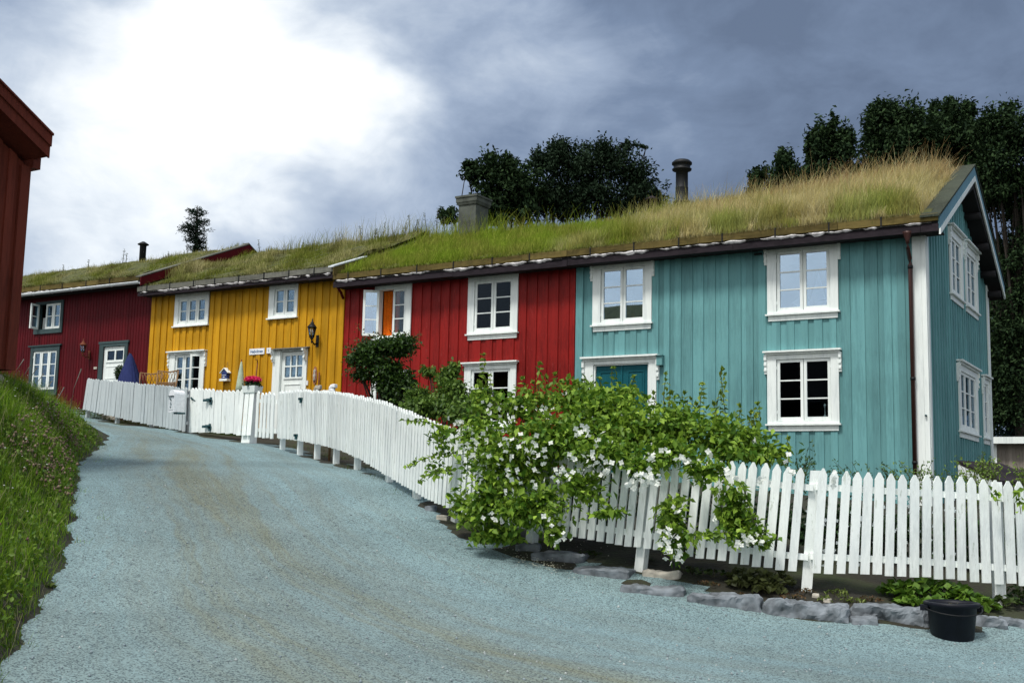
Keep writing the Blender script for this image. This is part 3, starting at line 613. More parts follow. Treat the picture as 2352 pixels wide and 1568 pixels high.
for yy in (24.2, 25.1, 25.95, 26.6):
    z = lin(yy, 23.5, 27.0, 7.78, 6.0); mb = MB(); mb.tube([(XC, yy, z-0.1), (-3.74, yy, z-0.1)], 0.075, 8); mb.build('purlin', 'dark', house_teal)
# downpipe
mb = MB(); x = XC-0.19
mb.lathe((x+0.02, 19.86, 5.94), [(0.03, 0), (0.035, 0.05), (0.075, 0.17), (0.08, 0.20)], 12)
mb.tube([(x+0.02, 19.86, 5.96), (x+0.02, 19.87, 5.86), (x-0.0, 20.10, 5.72), (x, 20.13, 5.62), (x, 20.13, 1.4)], [0.033, 0.033, 0.036, 0.038, 0.038], 12)
dp = mb.build('downpipe', 'brownpipe', house_teal)
mb = MB()
for z in (5.55, 3.62, 2.2): mb.lathe((x, 20.13, z), [(0.046, 0), (0.046, 0.05)], 12); mb.box(x-.01, x+.01, 20.14, 20.25, z+.01, z+.03)
mb.build('pipe_clamp', 'iron', dp)
# stack & vent on roof
mb = MB(); sx, sy = -9.92, 23.5; mb.lathe((sx, sy, 7.6), [(0.172, 0), (0.172, 0.5), (0.189, 0.52), (0.189, 0.56), (0.142, 0.6), (0.142, 0.86), (0.144, 0.87), (0.144, 0.88), (0.138, 0.89), (0.138, 1.25), (0.215, 1.28), (0.224, 1.31), (0.189, 1.33), (0.189, 1.4), (0.228, 1.42), (0.228, 1.46), (0.172, 1.51), (0.043, 1.53)], 20); mb.build('chimney_pipe', 'iron', house_teal)
mb = MB(); mb.lathe((-10.70, 23.6, 7.6), [(0.12, 0), (0.09, 0.7), (0.155, 0.70), (0.16, 0.73), (0.03, 0.80)], 12); mb.build('roof_vent', 'fascia', house_teal)

# --- red house
WR1 = ((-15.985, -14.96, 4.79, 6.18), (-15.86, -15.11, 4.98, 6.02)); WR2 = ((-13.455, -12.205, 4.765, 6.16), (-13.29, -12.34, 4.955, 6.02)); WR3 = ((-13.495, -12.21, 2.80, 4.25), (-13.325, -12.355, 2.99, 4.12))
hR = [(s[0]-0.02, s[1]+0.02, s[2]-0.02, s[3]+0.02) for _, s in (WR1, WR2, WR3)]+[(-15.84, -15.1, 2.0, 4.1)]
clad(Tf, 'wall', 'red', house_red, -16.87, -10.835, lambda u: 1.8, lambda u: 6.28, hR, 0.285, 0.62, 0.2)
CURT[0] = 'orange'
window(house_red, Tf, *WR1, glass=['glassref', 'glass'], open_={0: (150, 'l')}, curtain='left', curt_open=0.62)
window(house_red, Tf, *WR2, glass='glassdark'); CURT[0] = 'ochre'; window(house_red, Tf, *WR3, glass='glassdark', cap=True, curtain='top', curt_open=0.42); CURT[0] = 'linen'
cs = MB(Tf); cs.wb(-16.0, -15.85, 2.1, 4.20, 0.037, 0.068); cs.wb(-15.09, -14.95, 2.1, 4.20, 0.037, 0.068); cs.wb(-15.848, -15.092, 4.08, 4.197, 0.037, 0.066); cs.build('door_frame', 'white', house_red)
pdoor(Tf, -15.85, -15.09, 2.2, 4.08, 'fascia', house_red, [(-15.75, -15.2, 3.2, 3.95)])
mb = MB(); mb.box(-16.85, -10.85, 26.5, 26.6, 1.8, 6.2); mb.build('wall', 'red', house_red)
eave(house_red, -16.90, -10.835, ztT(-16.9), ztT(-10.83), zbT(-16.9), zbT(-10.83), 'log')
roof(house_red, -16.88, -10.86, ezT, rzT)
# concrete chimney
mb = MB()
def frust(mb, cx, cy, z0, z1, a0, b0, a1, b1): mb.hexa([(cx-a0, cy-b0, z0), (cx+a0, cy-b0, z0), (cx+a0, cy+b0, z0), (cx-a0, cy+b0, z0), (cx-a1, cy-b1, z1), (cx+a1, cy-b1, z1), (cx+a1, cy+b1, z1), (cx-a1, cy+b1, z1)])
cxx, cyy = -15.55, 23.5
frust(mb, cxx, cyy, 7.5, 8.66, .27, .30, .255, .285); frust(mb, cxx, cyy, 8.66, 8.73, .28, .31, .305, .335); frust(mb, cxx, cyy, 8.73, 8.84, .31, .34, .31, .34); frust(mb, cxx, cyy, 8.84, 8.89, .33, .36, .33, .36)
mb.build('chimney', 'concrete', house_red)

# --- yellow house
WY1 = ((-22.42, -21.21, 5.53, 6.40), (-22.28, -21.305, 5.63, 6.24)); WY2 = ((-19.19, -18.28, 5.545, 6.38), (-19.02, -18.35, 5.645, 6.28)); WY3 = ((-22.49, -21.25, 3.72, 4.88), (-22.29, -21.355, 3.85, 4.81))
DY = (-18.73, -17.985, 2.72, 4.75)
hY = [(s[0]-0.02, s[1]+0.02, s[2]-0.02, s[3]+0.02) for _, s in (WY1, WY2, WY3)]+[(DY[0]-.02, DY[1]+.02, 2.0, DY[3]+.02)]
clad(Tf, 'wall', 'yellow', house_yel, -23.3, -16.875, lambda u: 2.3, lambda u: 6.48, hY, 0.235, 0.55, 0.06, v=0.02, d2=0.026)
CURT[0] = 'linen'
def TfY(p): return Tf((p[0], p[1]+0.02, p[2]))
window(house_yel, TfY, *WY1, cols=3, rows=2, apron=False, glass='glass', curtain='sides'); window(house_yel, TfY, *WY2, cols=2, rows=2, apron=False, glass='glass', curtain='sides')
window(house_yel, TfY, *WY3, cols=3, rows=3, apron=False, sill=False, cap=True, brackets=True, open_={2: (24, 'r')}, curtain='sides')
cs = MB(TfY); cs.wb(-18.96, -18.735, 2.7, 4.80, 0.037, 0.068); cs.wb(-17.98, -17.90, 2.7, 4.80, 0.037, 0.068); cs.wb(-18.733, -17.982, 4.755, 4.797, 0.037, 0.066); cs.wb(-18.74, -18.73, 2.7, 4.75, -.1, .036)
df = cs.build('door_frame', 'white', house_yel)
m2 = MB(TfY); m2.hexa([(-18.97, 0.03, 4.805), (-17.84, 0.03, 4.805), (-17.84, 0.15, 4.79), (-18.97, 0.15, 4.79), (-18.97, 0.03, 4.845), (-17.84, 0.03, 4.845), (-17.84, 0.15, 4.81), (-18.97, 0.15, 4.81)]); m2.build('head_board', 'greylog', df)
for sx in (-18.95, -17.955):
    m2 = MB(TfY)
    for dz, vv, hh in [(0, .14, .05), (.05, .10, .06), (.11, .07, .06), (.17, .09, .05), (.22, .05, .06)]: m2.wb(sx, sx+0.05, 4.785-dz-hh, 4.785-dz, 0.069, 0.069+vv)
    m2.build('bracket', 'white', df)
mb = MB(TfY); a, b, z0, z1 = DY; ga, gb, gz0, gz1 = -18.63, -18.09, 4.14, 4.65
mb.wb(a+.01, b-.01, z0, gz0, -.03, 0.0); mb.wb(a+.01, ga, gz0+.001, gz1, -.03, 0.0); mb.wb(gb, b-.01, gz0+.001, gz1, -.03, 0.0); mb.wb(a+.01, b-.01, gz1+.001, z1-.004, -.03, 0.0)
for k in (1, 2): u = ga+(gb-ga)*k/3; mb.wb(u-.018, u+.018, gz0+.001, gz1, -.025, .003)
mb.wb(ga, gb, 4.385, 4.415, -.026, .006); mb.wb(ga-.02, gb+.02, gz0-.04, gz0, .001, .022)
for q in ((-18.62, -18.10, 3.30, 3.98), (-18.62, -18.10, 2.85, 3.2)):
    aa, bb, cc_, dd_ = q
    for w in ((aa, bb, cc_, cc_+.02), (aa, bb, dd_-.02, dd_), (aa, aa+.02, cc_+.021, dd_-.021), (bb-.02, bb, cc_+.021, dd_-.021)): mb.wb(*w, 0.001, 0.014)
yd = mb.build('door', 'white', house_yel)
mb = MB(TfY); mb.wb(ga, gb, gz0, gz1, -.02, -.016); mb.build('pane', 'glass', yd)
mb = MB(TfY)
for k in range(3):
    u0_, u1_ = ga+.02+(gb-ga)*k/3, ga+(gb-ga)*(k+1)/3-.02
    for z0_, z1_, sc in ((4.43, 4.64, 0.0), (4.16, 4.37, 0.05)):
        vs = []; fs = []
        for j in range(13):
            t = j/12; u = u0_+(u1_-u0_)*t; vs += [(u, -.04+.006*math.sin(j*2.2), z0_+sc*abs(math.sin(t*math.pi))+0.0), (u, -.04, z1_)]
        for j in range(12): fs.append((2*j, 2*j+2, 2*j+3, 2*j+1))
        mb.add(vs, fs)
mb.build('curtain', 'linen', yd)
mb = MB(TfY); mb.tube([(-18.03, 0, 3.83), (-18.03, .05, 3.83)], .012); mb.tube([(-18.03, .05, 3.83), (-18.12, .05, 3.83)], .009); mb.build('handle', 'iron', yd)
mb = MB(TfY); mb.wb(-17.885, -17.84, 3.93, 4.04, 0.04, 0.07); mb.build('doorbell', 'enamel', house_yel)
mb = MB(); mb.box(-23.28, -16.89, 26.5, 26.6, 2.3, 6.2); mb.build('wall', 'yellow', house_yel)
o = MB(Tf); o.wb(-16.98, -16.86, 2.3, 6.4, 0.047, 0.075); o.build('corner_board', 'yellow', house_yel)
eave(house_yel, -23.42, -16.86, ztY(-23.3), ztY(-16.9), 6.36, 6.33, 'greylog', Y=19.81, hooks=0.8)
roof(house_yel, -23.28, -16.9, ezY, rzY)
mb = MB(); mb.hexa([(-16.96, 19.70, 6.55), (-16.80, 19.70, 6.55), (-16.80, 20.9, 7.0), (-16.96, 20.9, 7.0), (-16.96, 19.70, 6.58), (-16.80, 19.70, 6.58), (-16.80, 20.9, 7.03), (-16.96, 20.9, 7.03)]); mb.build('turf_board', 'gutter', house_yel)
mb = MB(); mb.hexa([(-16.83, 19.72, 6.36), (-16.81, 19.72, 6.36), (-16.81, 23.5, 7.75), (-16.83, 23.5, 7.75), (-16.83, 19.72, 6.549), (-16.81, 19.72, 6.549), (-16.81, 23.5, 7.94), (-16.83, 23.5, 7.94)]); mb.build('barge_board', 'log', house_yel)
mb = MB(); mb.tube([(-16.9, 19.9, 6.35), (-16.9, 19.9, 6.2), (-16.88, 20.1, 6.02), (-16.88, 20.18, 5.9)], 0.03, 8); mb.build('downpipe', 'darkred', house_yel)

# --- dark red house
WD1 = ((-28.05, -26.84, 5.65, 6.56), (-27.92, -26.945, 5.78, 6.48)); WD2 = ((-28.1, -26.87, 3.93, 5.29), (-27.99, -26.98, 4.09, 5.16)); DD = (-25.07, -24.25, 3.22, 5.16)
hD = [(s[0]-0.02, s[1]+0.02, s[2]-0.02, s[3]+0.02) for _, s in (WD1, WD2)]+[(DD[0]-.01, DD[1]+.01, 2.6, DD[3]+.01)]
clad(Tf, 'wall', 'darkred', house_dark, -33.5, -23.31, lambda u: 3.52 if u < -25.3 else 2.9, lambda u: 6.75, hD, 0.11, 0.8, 0.05, d2=0.008)
window(house_dark, Tf, *WD1, cols=3, rows=2, apron=False, sill=False, casemat='greentrim', open_={0: (78, 'l')}, curtain='low', curt_open=0.5)
window(house_dark, Tf, *WD2, cols=3, rows=3, apron=False, sill=False, casemat='greentrim', curtain='sides')
o = MB(Tf); o.wb(-28.2, -26.8, 5.292, 5.33, 0.03, 0.09); o.build('head_board', 'greentrim', house_dark)
cs = MB(Tf); cs.wb(-25.23, -25.075, 3.1, 5.24, 0.027, 0.06); cs.wb(-24.245, -24.12, 3.1, 5.24, 0.027, 0.06); cs.wb(-25.26, -24.09, 5.242, 5.30, 0.027, 0.07); cs.wb(-25.073, -24.247, 5.165, 5.24, 0.027, 0.058); cs.build('door_frame', 'greentrim', house_dark)
mb = MB(Tf); a, b, z0, z1 = DD; ga, gb, gz0, gz1 = -24.95, -24.33, 4.80, 5.05
mb.wb(a, b, z0, gz0, -.02, .01); mb.wb(a, ga, gz0+.001, gz1, -.02, .01); mb.wb(gb, b, gz0+.001, gz1, -.02, .01); mb.wb(a, b, gz1+.001, z1, -.02, .01); mb.wb(-24.665, -24.615, gz0, gz1, -.018, .012); mb.wb(-24.98, -24.30, 4.74, 4.79, .011, .03)
for zz in (4.62, 4.30, 4.22, 3.7): mb.wb(-24.97, -24.33, zz, zz+.018, .011, .02)
d_ = mb.build('door', 'white', house_dark)
mb = MB(Tf); mb.wb(ga, gb, gz0, gz1, -.012, -.008); mb.build('pane', 'glassdark', d_)
mb = MB(); mb.box(-33.45, -23.32, 26.5, 26.6, 3, 6.5); mb.build('wall', 'darkred', house_dark)
for X0 in (-33.45, -23.36):
    mb = MB(); prof = [(YW+.02, 3.0), (26.5, 3.0), (26.5, 6.2), (23.5, rzD(X0)-0.16), (YW+.02, 6.75)]; mb.prism(prof, 0, X0, X0+0.05); mb.build('gable_wall', 'darkred', house_dark)
mb = MB(Tf); mb.wb(-33.5, -23.4, 3.3, 3.515, -.02, .03); mb.wb(-33.5, -25.3, 3.47, 3.52, .031, .06); mb.build('plinth', 'concrete', house_dark)
eave(house_dark, -33.6, -23.32, ztD(-33.6), ztD(-23.3), 6.66, 6.67, 'log', Y=19.85, white_gutter=True)
roof(house_dark, -33.55, -23.35, ezD, rzD)
for (ya, za), (yb, zb_) in (((19.75, 6.87), (23.5, 8.44)), ((23.5, 8.47), (27, 6.5))):
    mb = MB(); mb.hexa([(-23.44, ya, za-.03), (-23.22, ya, za-.03), (-23.22, yb, zb_-.03), (-23.44, yb, zb_-.03), (-23.44, ya, za), (-23.22, ya, za), (-23.22, yb, zb_), (-23.44, yb, zb_)]); mb.build('turf_board', 'greylog', house_dark)
    mb = MB(); mb.hexa([(-23.26, ya, za-.26), (-23.235, ya, za-.26), (-23.235, yb, zb_-.26), (-23.26, yb, zb_-.26), (-23.26, ya, za-.031), (-23.235, ya, za-.031), (-23.235, yb, zb_-.031), (-23.26, yb, zb_-.031)]); mb.build('barge_board', 'darkred', house_dark)
mb = MB(); mb.lathe((-27.64, 23.5, 7.9), [(0.10, 0), (0.10, 0.88), (0.11, 0.9), (0.17, 0.92), (0.17, 0.94), (0.04, 1.02)], 12); mb.build('chimney_pipe', 'iron', house_dark)
o = MB(Tf); o.wb(-25.42, -25.30, 4.58, 4.64, 0.03, 0.045); o.build('house_number_plate', 'palestone', house_dark)

# --- grass on the roofs
def nz(x, y, s, o=0):
    return np.sin(x*s+o)*np.sin(y*s*1.3+o*2)*0.5+np.sin(x*s*2.3+y*s*1.7+o)*0.3+np.sin(x*s*4.1-y*s*3.1)*0.2
def col3(A, B, t): return A[None]*(1-t[:, None])+B[None]*t[:, None]
GR = np.array([0.24, 0.36, 0.025]); GRD = np.array([0.05, 0.085, 0.012]); STR = np.array([0.80, 0.70, 0.40]); STR2 = np.array([0.42, 0.34, 0.12]); RUS = np.array([0.26, 0.11, 0.05]); OLV = np.array([0.27, 0.26, 0.055])
def cT(x, y, r, tuft):
    s = np.clip((x+11.4)/2.6+nz(x, y, 1.5)*0.9, 0, 1)*np.where((y < 20.5) & (nz(x, y, 2.5, 4) > -.1), .35, 1)       # green left part, straw to the right
    g = np.clip(nz(x, y, 1.9, 2)*0.8+0.2+r*0.3, 0, 1)*np.where(x > -6.8, 0.5, 0.8)
    straw = col3(STR, STR2, np.clip(r+nz(x, y, 2.7)*.4, 0, 1)); green = col3(GR, OLV, np.clip(r*0.9+nz(x, y, 2.1)*.5, 0, 1))
    base = green*(1-s[:, None])+(straw*(1-g[:, None]*0.55)+green*g[:, None]*0.55)*s[:, None]
    tip = base*(0.8+0.3*r[:, None]); rt = s*np.clip((y-21.6)/1.5, 0, 1)*np.where(r > 0.4, 0.6, 0.1); tip = tip*(1-rt[:, None])+RUS[None]*1.1*rt[:, None]
    return base*0.75, tip
def hT_(x, y):
    s = np.clip((x+11.2)/1.2, 0, 1); n = len(x)
    h = 0.17+0.12*s+0.17*rng.random(n)**1.5+0.06*np.maximum(nz(x, y, 1.7), 0)+s*0.13*rng.random(n)+np.clip(x+8.5, 0, 3)*0.035
    h *= np.where(y < 20.02, 0.45, 1)*np.where(x > -4.25, 0.6, 1); tall = rng.random(n) > 0.96; return np.where(tall, h*1.4+0.05+.2*rng.random(n), h)
roofgrass(house_teal, -10.85, -3.98, ezT, rzT, 1900, hT_, cT)
def hR_(x, y):
    n = len(x); h = 0.12+0.18*rng.random(n)+0.10*np.maximum(nz(x, y, 1.7), 0); h *= np.where(y < 20.02, 0.5, 1)
    return np.where((rng.random(n) > 0.99) | ((x < -14.0) & (y > 22.3) & (rng.random(n) > 0.90)), 0.35+.5*rng.random(n)**1.5, h)
roofgrass(house_red, -16.8, -10.85, ezT, rzT, 1500, hR_, cT)
def cY(x, y, r, tuft):
    s = np.clip(0.30+nz(x, y, 1.1, 1)*0.9+(y-21.5)*0.05, 0, 1)
    green = col3(GR*0.6, OLV*.8, r); straw = col3(OLV, STR*0.7, r); b = green*(1-s[:, None])+straw*s[:, None]; mo = np.clip(nz(x, y, 2.9, 6)*1.6-.25, 0, .8)[:, None]; b = b*(1-mo)+np.array([[.10, .085, .03]])*mo; return b*0.75, b*(0.8+.4*r[:, None])
def hY_(x, y):
    n = len(x); h = (0.06+0.16*rng.random(n)**1.3)*(.7+1.1*np.maximum(nz(x, y, 2.1), -.3))+.02; h = h+np.where((x < -22.6) & (y > 20.5) & (y < 22.3), .30*np.clip((22.3-y)/1.2, 0, 1), 0); h *= np.where(y < 20.02, 0.6, 1)
    ridge = (y > 22.4) & (rng.random(n) > 0.90); return np.where(ridge & (x > -21.8), 0.22+0.66*rng.random(n)**1.5*np.clip((x+24)/5, 0.3, 1), h)
roofgrass(house_yel, -23.2, -16.98, ezY, rzY, 1100, hY_, cY)
def hD_(x, y):
    n = len(x); h = (0.05+0.13*rng.random(n)**1.4)*(.8+.9*np.maximum(nz(x, y, 2.1), -.4)); h *= np.where(y < 20.02, 0.6, 1); return np.where((y > 22.8) & (rng.random(n) > 0.985), 0.25, h)
roofgrass(house_dark, -33.4, -23.45, ezD, rzD, 800, hD_, cY)
# weeds standing up along the ridge
def weeds(house, spots, rzf, y=23.4):
    sm = MB(); C = []; O = []
    for x, h in spots:
        z = rzf(x); l = random.uniform(-.15, .15); pts = [(x+l*h*t*t, y, z+h*t-.05) for t in (0, .35, .7, 1)]; sm.tube(pts, [.012, .010, .008, .004], 4)
        for k in range(int(16*h/0.4)):
            t = random.uniform(.3, 1); a = random.random()*6.3; rr = .02+.09*h*(1.1-t); C.append((x+l*h*t*t+rr*math.cos(a), y+rr*math.sin(a), z+h*t-.05)); O.append((math.cos(a), math.sin(a), .6))
    sm.build('weed_stems', 'stem', house); C = np.array(C); leaves('foliage', C, 0.05, lerpcol((.04, .06, .03), (.12, .13, .06), rng.random(len(C))), 'leaf', house, np.array(O), 0.0, .4)
weeds(house_yel, [(-22.7, .42), (-22.35, .2), (-21.1, .2), (-19.7, .3), (-19.05, .45), (-18.5, .3), (-18.3, .45), (-17.6, .35), (-17.45, .55), (-17.2, .4)], rzY)
weeds(house_red, [(-18.6, .5), (-17.3, .6), (-16.9, .75), (-16.6, .85), (-16.35, .6), (-16.1, .5), (-14.7, .35)], rzT)
weeds(house_dark, [(-28.4, .5), (-28.25, .35), (-30.0, .3), (-26.4, .2), (-25.6, .2), (-24.8, .35), (-31.2, .25)], rzD)

# --- barn on the left, gable facing us
BXX = -13.2
barn = empty('barn', (BXX-2, 6.5, 2.9), 'russet red barn gable cropped by the left edge of the picture', 'barn')
Tb = mkT('g', X0=BXX)
by1 = 9.22; by0 = 3.4; mid = 6.0
def btop(y): return 6.10+ (9.16-y)*0.577 if y > mid else 6.10+(9.16-mid)*0.577-(mid-y)*0.577
clad(Tb, 'wall', 'barn', barn, by0, by1, lambda u: 3.0, lambda u: btop(u)-0.36, (), 0.24, 0.42, 0.25, d2=0.03)
mb = MB(); mb.box(BXX-7, BXX-0.01, by1-0.06, by1, 3.0, 5.70); mb.box(BXX-7, BXX-0.01, by0, by0+.06, 3.0, 6.0); mb.box(BXX-7, BXX-6.95, by0, by1, 3.0, 6.0); mb.build('wall', 'barn', barn)
mb = MB(Tb); mb.wb(by1-0.12, by1+0.02, 3.0, 5.70, 0.03, 0.07); mb.build('corner_board', 'barn', barn)
for ya, yb in ((9.24, mid), (mid, 2.4)):
    sg = -1 if ya > mid else 1
    zA = btop(ya) if ya > mid else btop(ya); zB = btop(yb)
    def rk(name, mat, x0, x1, lo, hi):
        mb = MB(); mb.hexa([(x0, ya, btop(ya)+lo), (x1, ya, btop(ya)+lo), (x1, yb, btop(yb)+lo), (x0, yb, btop(yb)+lo), (x0, ya, btop(ya)+hi), (x1, ya, btop(ya)+hi), (x1, yb, btop(yb)+hi), (x0, yb, btop(yb)+hi)]); return mb.build(name, mat, barn)
    rk('barge_board', 'barn', BXX+0.40, BXX+0.43, -0.28, 0.0); rk('barge_trim', 'barn', BXX+0.431, BXX+0.46, -0.13, 0.01); rk('turf_board', 'barn', BXX+0.2, BXX+0.49, 0.012, 0.04)
    rk('roof', 'barn', BXX-7.2, BXX+0.399, -0.26, -0.14); rk('turf', 'turf', BXX-7.2, BXX+0.398, -0.138, -0.05)
mb = MB(); mb.box(BXX-0.5, BXX+0.12, 9.225, 9.34, 5.68, 5.90); mb.build('purlin_end', 'barn', barn)
mb = MB()
n = 900; x = BXX-0.1-rng.random(n)*1.0+0.3; y = 9.2-rng.random(n)*2.4; z = np.array([btop(v) for v in y])-.06
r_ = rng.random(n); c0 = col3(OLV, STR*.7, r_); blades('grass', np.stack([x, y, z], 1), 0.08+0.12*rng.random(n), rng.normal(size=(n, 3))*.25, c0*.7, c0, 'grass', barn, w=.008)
mb = MB()
def rock(mb, c, r, seed, sub=2, flat=0.0, rot=0):
    cell = max(min(r)/3.2, max(r)/16); ns = [max(2, int(round(2*v/cell))) for v in r]; idx = {}; vs = []; fs = []; ca, sa = math.cos(rot), math.sin(rot); m_ = min(r); sh = Vector((seed*3.7, seed*1.3, seed*.7))
    def V_(i, j, k):
        key = (i, j, k)
        if key in idx: return idx[key]
        p = Vector((2*i/ns[0]-1, 2*j/ns[1]-1, 2*k/ns[2]-1)); e = (abs(p.x)**8+abs(p.y)**8+abs(p.z)**8)**.125; p = p/max(e, .6)*.98
        w_ = Vector((p.x*r[0], p.y*r[1], p.z*r[2])); w_ += Vector((mnoise.noise(w_*3.5+sh), mnoise.noise(w_*3.5-sh), mnoise.noise(w_*4.5+sh*2)))*.42*m_
        w_ += mnoise.noise_vector(w_*11+sh)*0.30*m_; c_ = mnoise.cell_vector(w_*9+sh); w_ += (c_-Vector((.5, .5, .5)))*.16*m_; w_ += mnoise.noise_vector(w_*30+sh)*0.10*m_
        idx[key] = len(vs); vs.append((c[0]+w_.x*ca-w_.y*sa, c[1]+w_.x*sa+w_.y*ca, c[2]+w_.z)); return idx[key]
    for ax in range(3):
        u, v = [q for q in range(3) if q != ax]
        for side in (0, ns[ax]):
            for i in range(ns[u]):
                for j in range(ns[v]):
                    q = []
                    for (a, b) in ((i, j), (i+1, j), (i+1, j+1), (i, j+1)): t = [0, 0, 0]; t[ax] = side; t[u] = a; t[v] = b; q.append(V_(*t))
                    fs.append(tuple(q))
    mb.add(vs, fs, False)
mb = MB()
for k in range(7): rock(mb, (BXX-0.12+0.02*k % .05, 8.80-k*0.75, 2.80), (0.12, 0.36, 0.16), k+40)
mb.build('foundation', 'palestone', barn)

# --- opposite house (seen mirrored in the window panes)
opp = empty('house_across_lane', (-20, -14, 1.2), 'dark timber house across the lane seen mirrored in the window panes', 'house')
mb = MB(); mb.box(-36, -8.5, -17.5, -11.5, -0.5, 5.9); mb.build('wall', 'barn', opp)
mb = MB(); mb.prism([(-18.2, 5.6), (-10.8, 5.6), (-10.8, 5.85), (-14.5, 8.6), (-18.2, 5.85)], 0, -36.6, -8.0); mb.build('roof', 'fascia', opp)
for k in range(5):
    mb = MB(); x = -33+k*5.5; mb.box(x, x+1.2, -11.49, -11.44, 2.2, 3.6); mb.build('window', 'white', opp)

# --- shed at far right
p0 = atd(2277, 1003, 33); p1 = atd(2277, 1017, 33)
shed = empty('shed', (p0[0]+3, p0[1]+1, 1.8), 'low greige boarded shed with white roof edge behind the teal house', 'shed')
sx0, sy, sz = p0[0], p0[1], p0[2]
Ts = mkT('f', Y0=sy+0.3)
clad(Ts, 'wall', 'greige', shed, sx0+0.05, sx0+9, lambda u: 0.8, lambda u: sz-0.14, (), 0.19, 0.55)
mb = MB(); mb.box(sx0-0.06, sx0+9.2, sy-0.05, sy-0.02, sz-0.19, sz); mb.build('fascia', 'white', shed)
mb = MB(); mb.box(sx0-0.06, sx0+9.2, sy-0.02+.002, sy+4, sz-0.15, sz-0.03); mb.build('roof', 'dark', shed)
mb = MB(); mb.box(sx0+0.02, sx0+0.1, sy+.2, sy+.25, .8, sz-.155); mb.box(sx0+.05, sx0+.1, sy+.32, sy+3.8, .8, sz-.155); mb.build('corner_board', 'white', shed)

# cellar hatch at the gable foot
pa = atd(2200, 1065, 16.5); pb = atd(2300, 1112, 15.4)
hatch = empty('cellar_hatch', (pa[0], pa[1], 1.6), 'sloping cellar hatch with white edge at the foot of the gable', 'hatch')
def slab(name, mat, off, th, wd, parent):
    a = Vector(pa)+Vector((0, 0, off)); b = Vector(pb)+Vector((0, 0, off)); s = Vector((0.35, 0.94, 0))*wd; mb = MB()
    mb.hexa([tuple(a), tuple(b), tuple(b+s), tuple(a+s), tuple(a+Vector((0, 0, th))), tuple(b+Vector((0, 0, th))), tuple(b+s+Vector((0, 0, th))), tuple(a+s+Vector((0, 0, th)))]); mb.build(name, mat, parent)
slab('lid', 'fascia', 0.0, 0.05, 1.2, hatch); slab('side', 'white', -0.16, 0.155, 0.03, hatch)

# ------------------------------------------------------------------ fences
def catmull(P, n=12):
    P = np.array(P, float); Q = np.vstack([2*P[0]-P[1], P, 2*P[-1]-P[-2]]); out = []
    for i in range(1, len(Q)-2):
        for t in np.linspace(0, 1, n, endpoint=False): out.append(0.5*((2*Q[i])+(-Q[i-1]+Q[i+1])*t+(2*Q[i-1]-5*Q[i]+4*Q[i+1]-Q[i+2])*t*t+(-Q[i-1]+3*Q[i]-3*Q[i+1]+Q[i+2])*t**3))
    out.append(Q[-2]); return np.array(out)
def fence_curve(ctrl, n=14):
    B = catmull([atd(x, y, d) for x, y, _, _, d in ctrl], n); T_ = catmull([atd(x, y, d) for _, _, x, y, d in ctrl], n)
    L = np.r_[0, np.cumsum(np.linalg.norm(np.diff(B[:, :2], axis=0), axis=1))]; return B, T_, L
def samp(A, L, s): return np.array([np.interp(s, L, A[:, k]) for k in range(3)])
def picket(mb, b, t, tan, w, th, tip=0.05, off=0.0, blunt=False):
    tan = np.array([tan[0], tan[1], 0], float); tan /= np.linalg.norm(tan); nrm = np.array([-tan[1], tan[0], 0])
    if nrm @ (EYE-b) < 0: nrm = -nrm
    up = t-b; h = np.linalg.norm(up); up /= h; f = nrm*off
    pts = [(-w/2, 0), (w/2, 0), (w/2, h-tip), (w*0.10, h), (-w*0.10, h), (-w/2, h-tip)]
    if blunt: pts = [(-w/2, 0), (w/2, 0), (w/2, h-tip), (w*.33, h-tip*.35), (0, h), (-w*.33, h-tip*.35), (-w/2, h-tip)]
    front = [tuple(b+f+tan*a+up*c+nrm*th) for a, c in pts]; back = [tuple(b+f+tan*a+up*c) for a, c in pts]; n = len(pts)
    mb.add(front+back, [tuple(range(n)), tuple(reversed(range(n, 2*n)))]+[(i, i+n, (i+1) % n+n, (i+1) % n) for i in range(n)])
def rail(mb, B, T_, L, s0, s1, fr, h=0.055, th=0.03, off=-0.002):
    ss = np.linspace(s0, s1, max(2, int((s1-s0)/0.35)+1)); pr = None
    for s in ss:
        b = samp(B, L, s); t = samp(T_, L, s); tn = samp(B, L, min(s+.1, L[-1]))-samp(B, L, max(s-.1, 0)); tn[2] = 0; tn /= np.linalg.norm(tn); nr = np.array([-tn[1], tn[0], 0])
        if nr @ (EYE-b) < 0: nr = -nr
        c = b+(t-b)*fr; q = [c+nr*off-np.array([0, 0, h/2]), c+nr*(off-th)-np.array([0, 0, h/2]), c+nr*(off-th)+np.array([0, 0, h/2]), c+nr*off+np.array([0, 0, h/2])]
        q = [tuple(x) for x in q]
        if pr: mb.hexa([pr[0], q[0], q[1], pr[1], pr[3], q[3], q[2], pr[2]])
        pr = q
def post(B, T_, L, s, w=0.09, top=0.0, off=-0.034):
    b = samp(B, L, s); t = samp(T_, L, s); tn = samp(B, L, min(s+.1, L[-1]))-samp(B, L, max(s-.1, 0)); tn[2] = 0; tn /= np.linalg.norm(tn); nr = np.array([-tn[1], tn[0], 0])
    if nr @ (EYE-b) < 0: nr = -nr
    g = float(HG(b[0], b[1]))-0.1; mb = MB(); lean = (t-b)/(t[2]-b[2]); bb = b+lean*(g-b[2]); tt = t+lean*top
    q = []
    for c in (bb, tt):
        for a, n_ in ((-w/2, off), (w/2, off), (w/2, off-w), (-w/2, off-w)): q.append(tuple(c+tn*a+nr*n_))
    mb.hexa(q); return mb
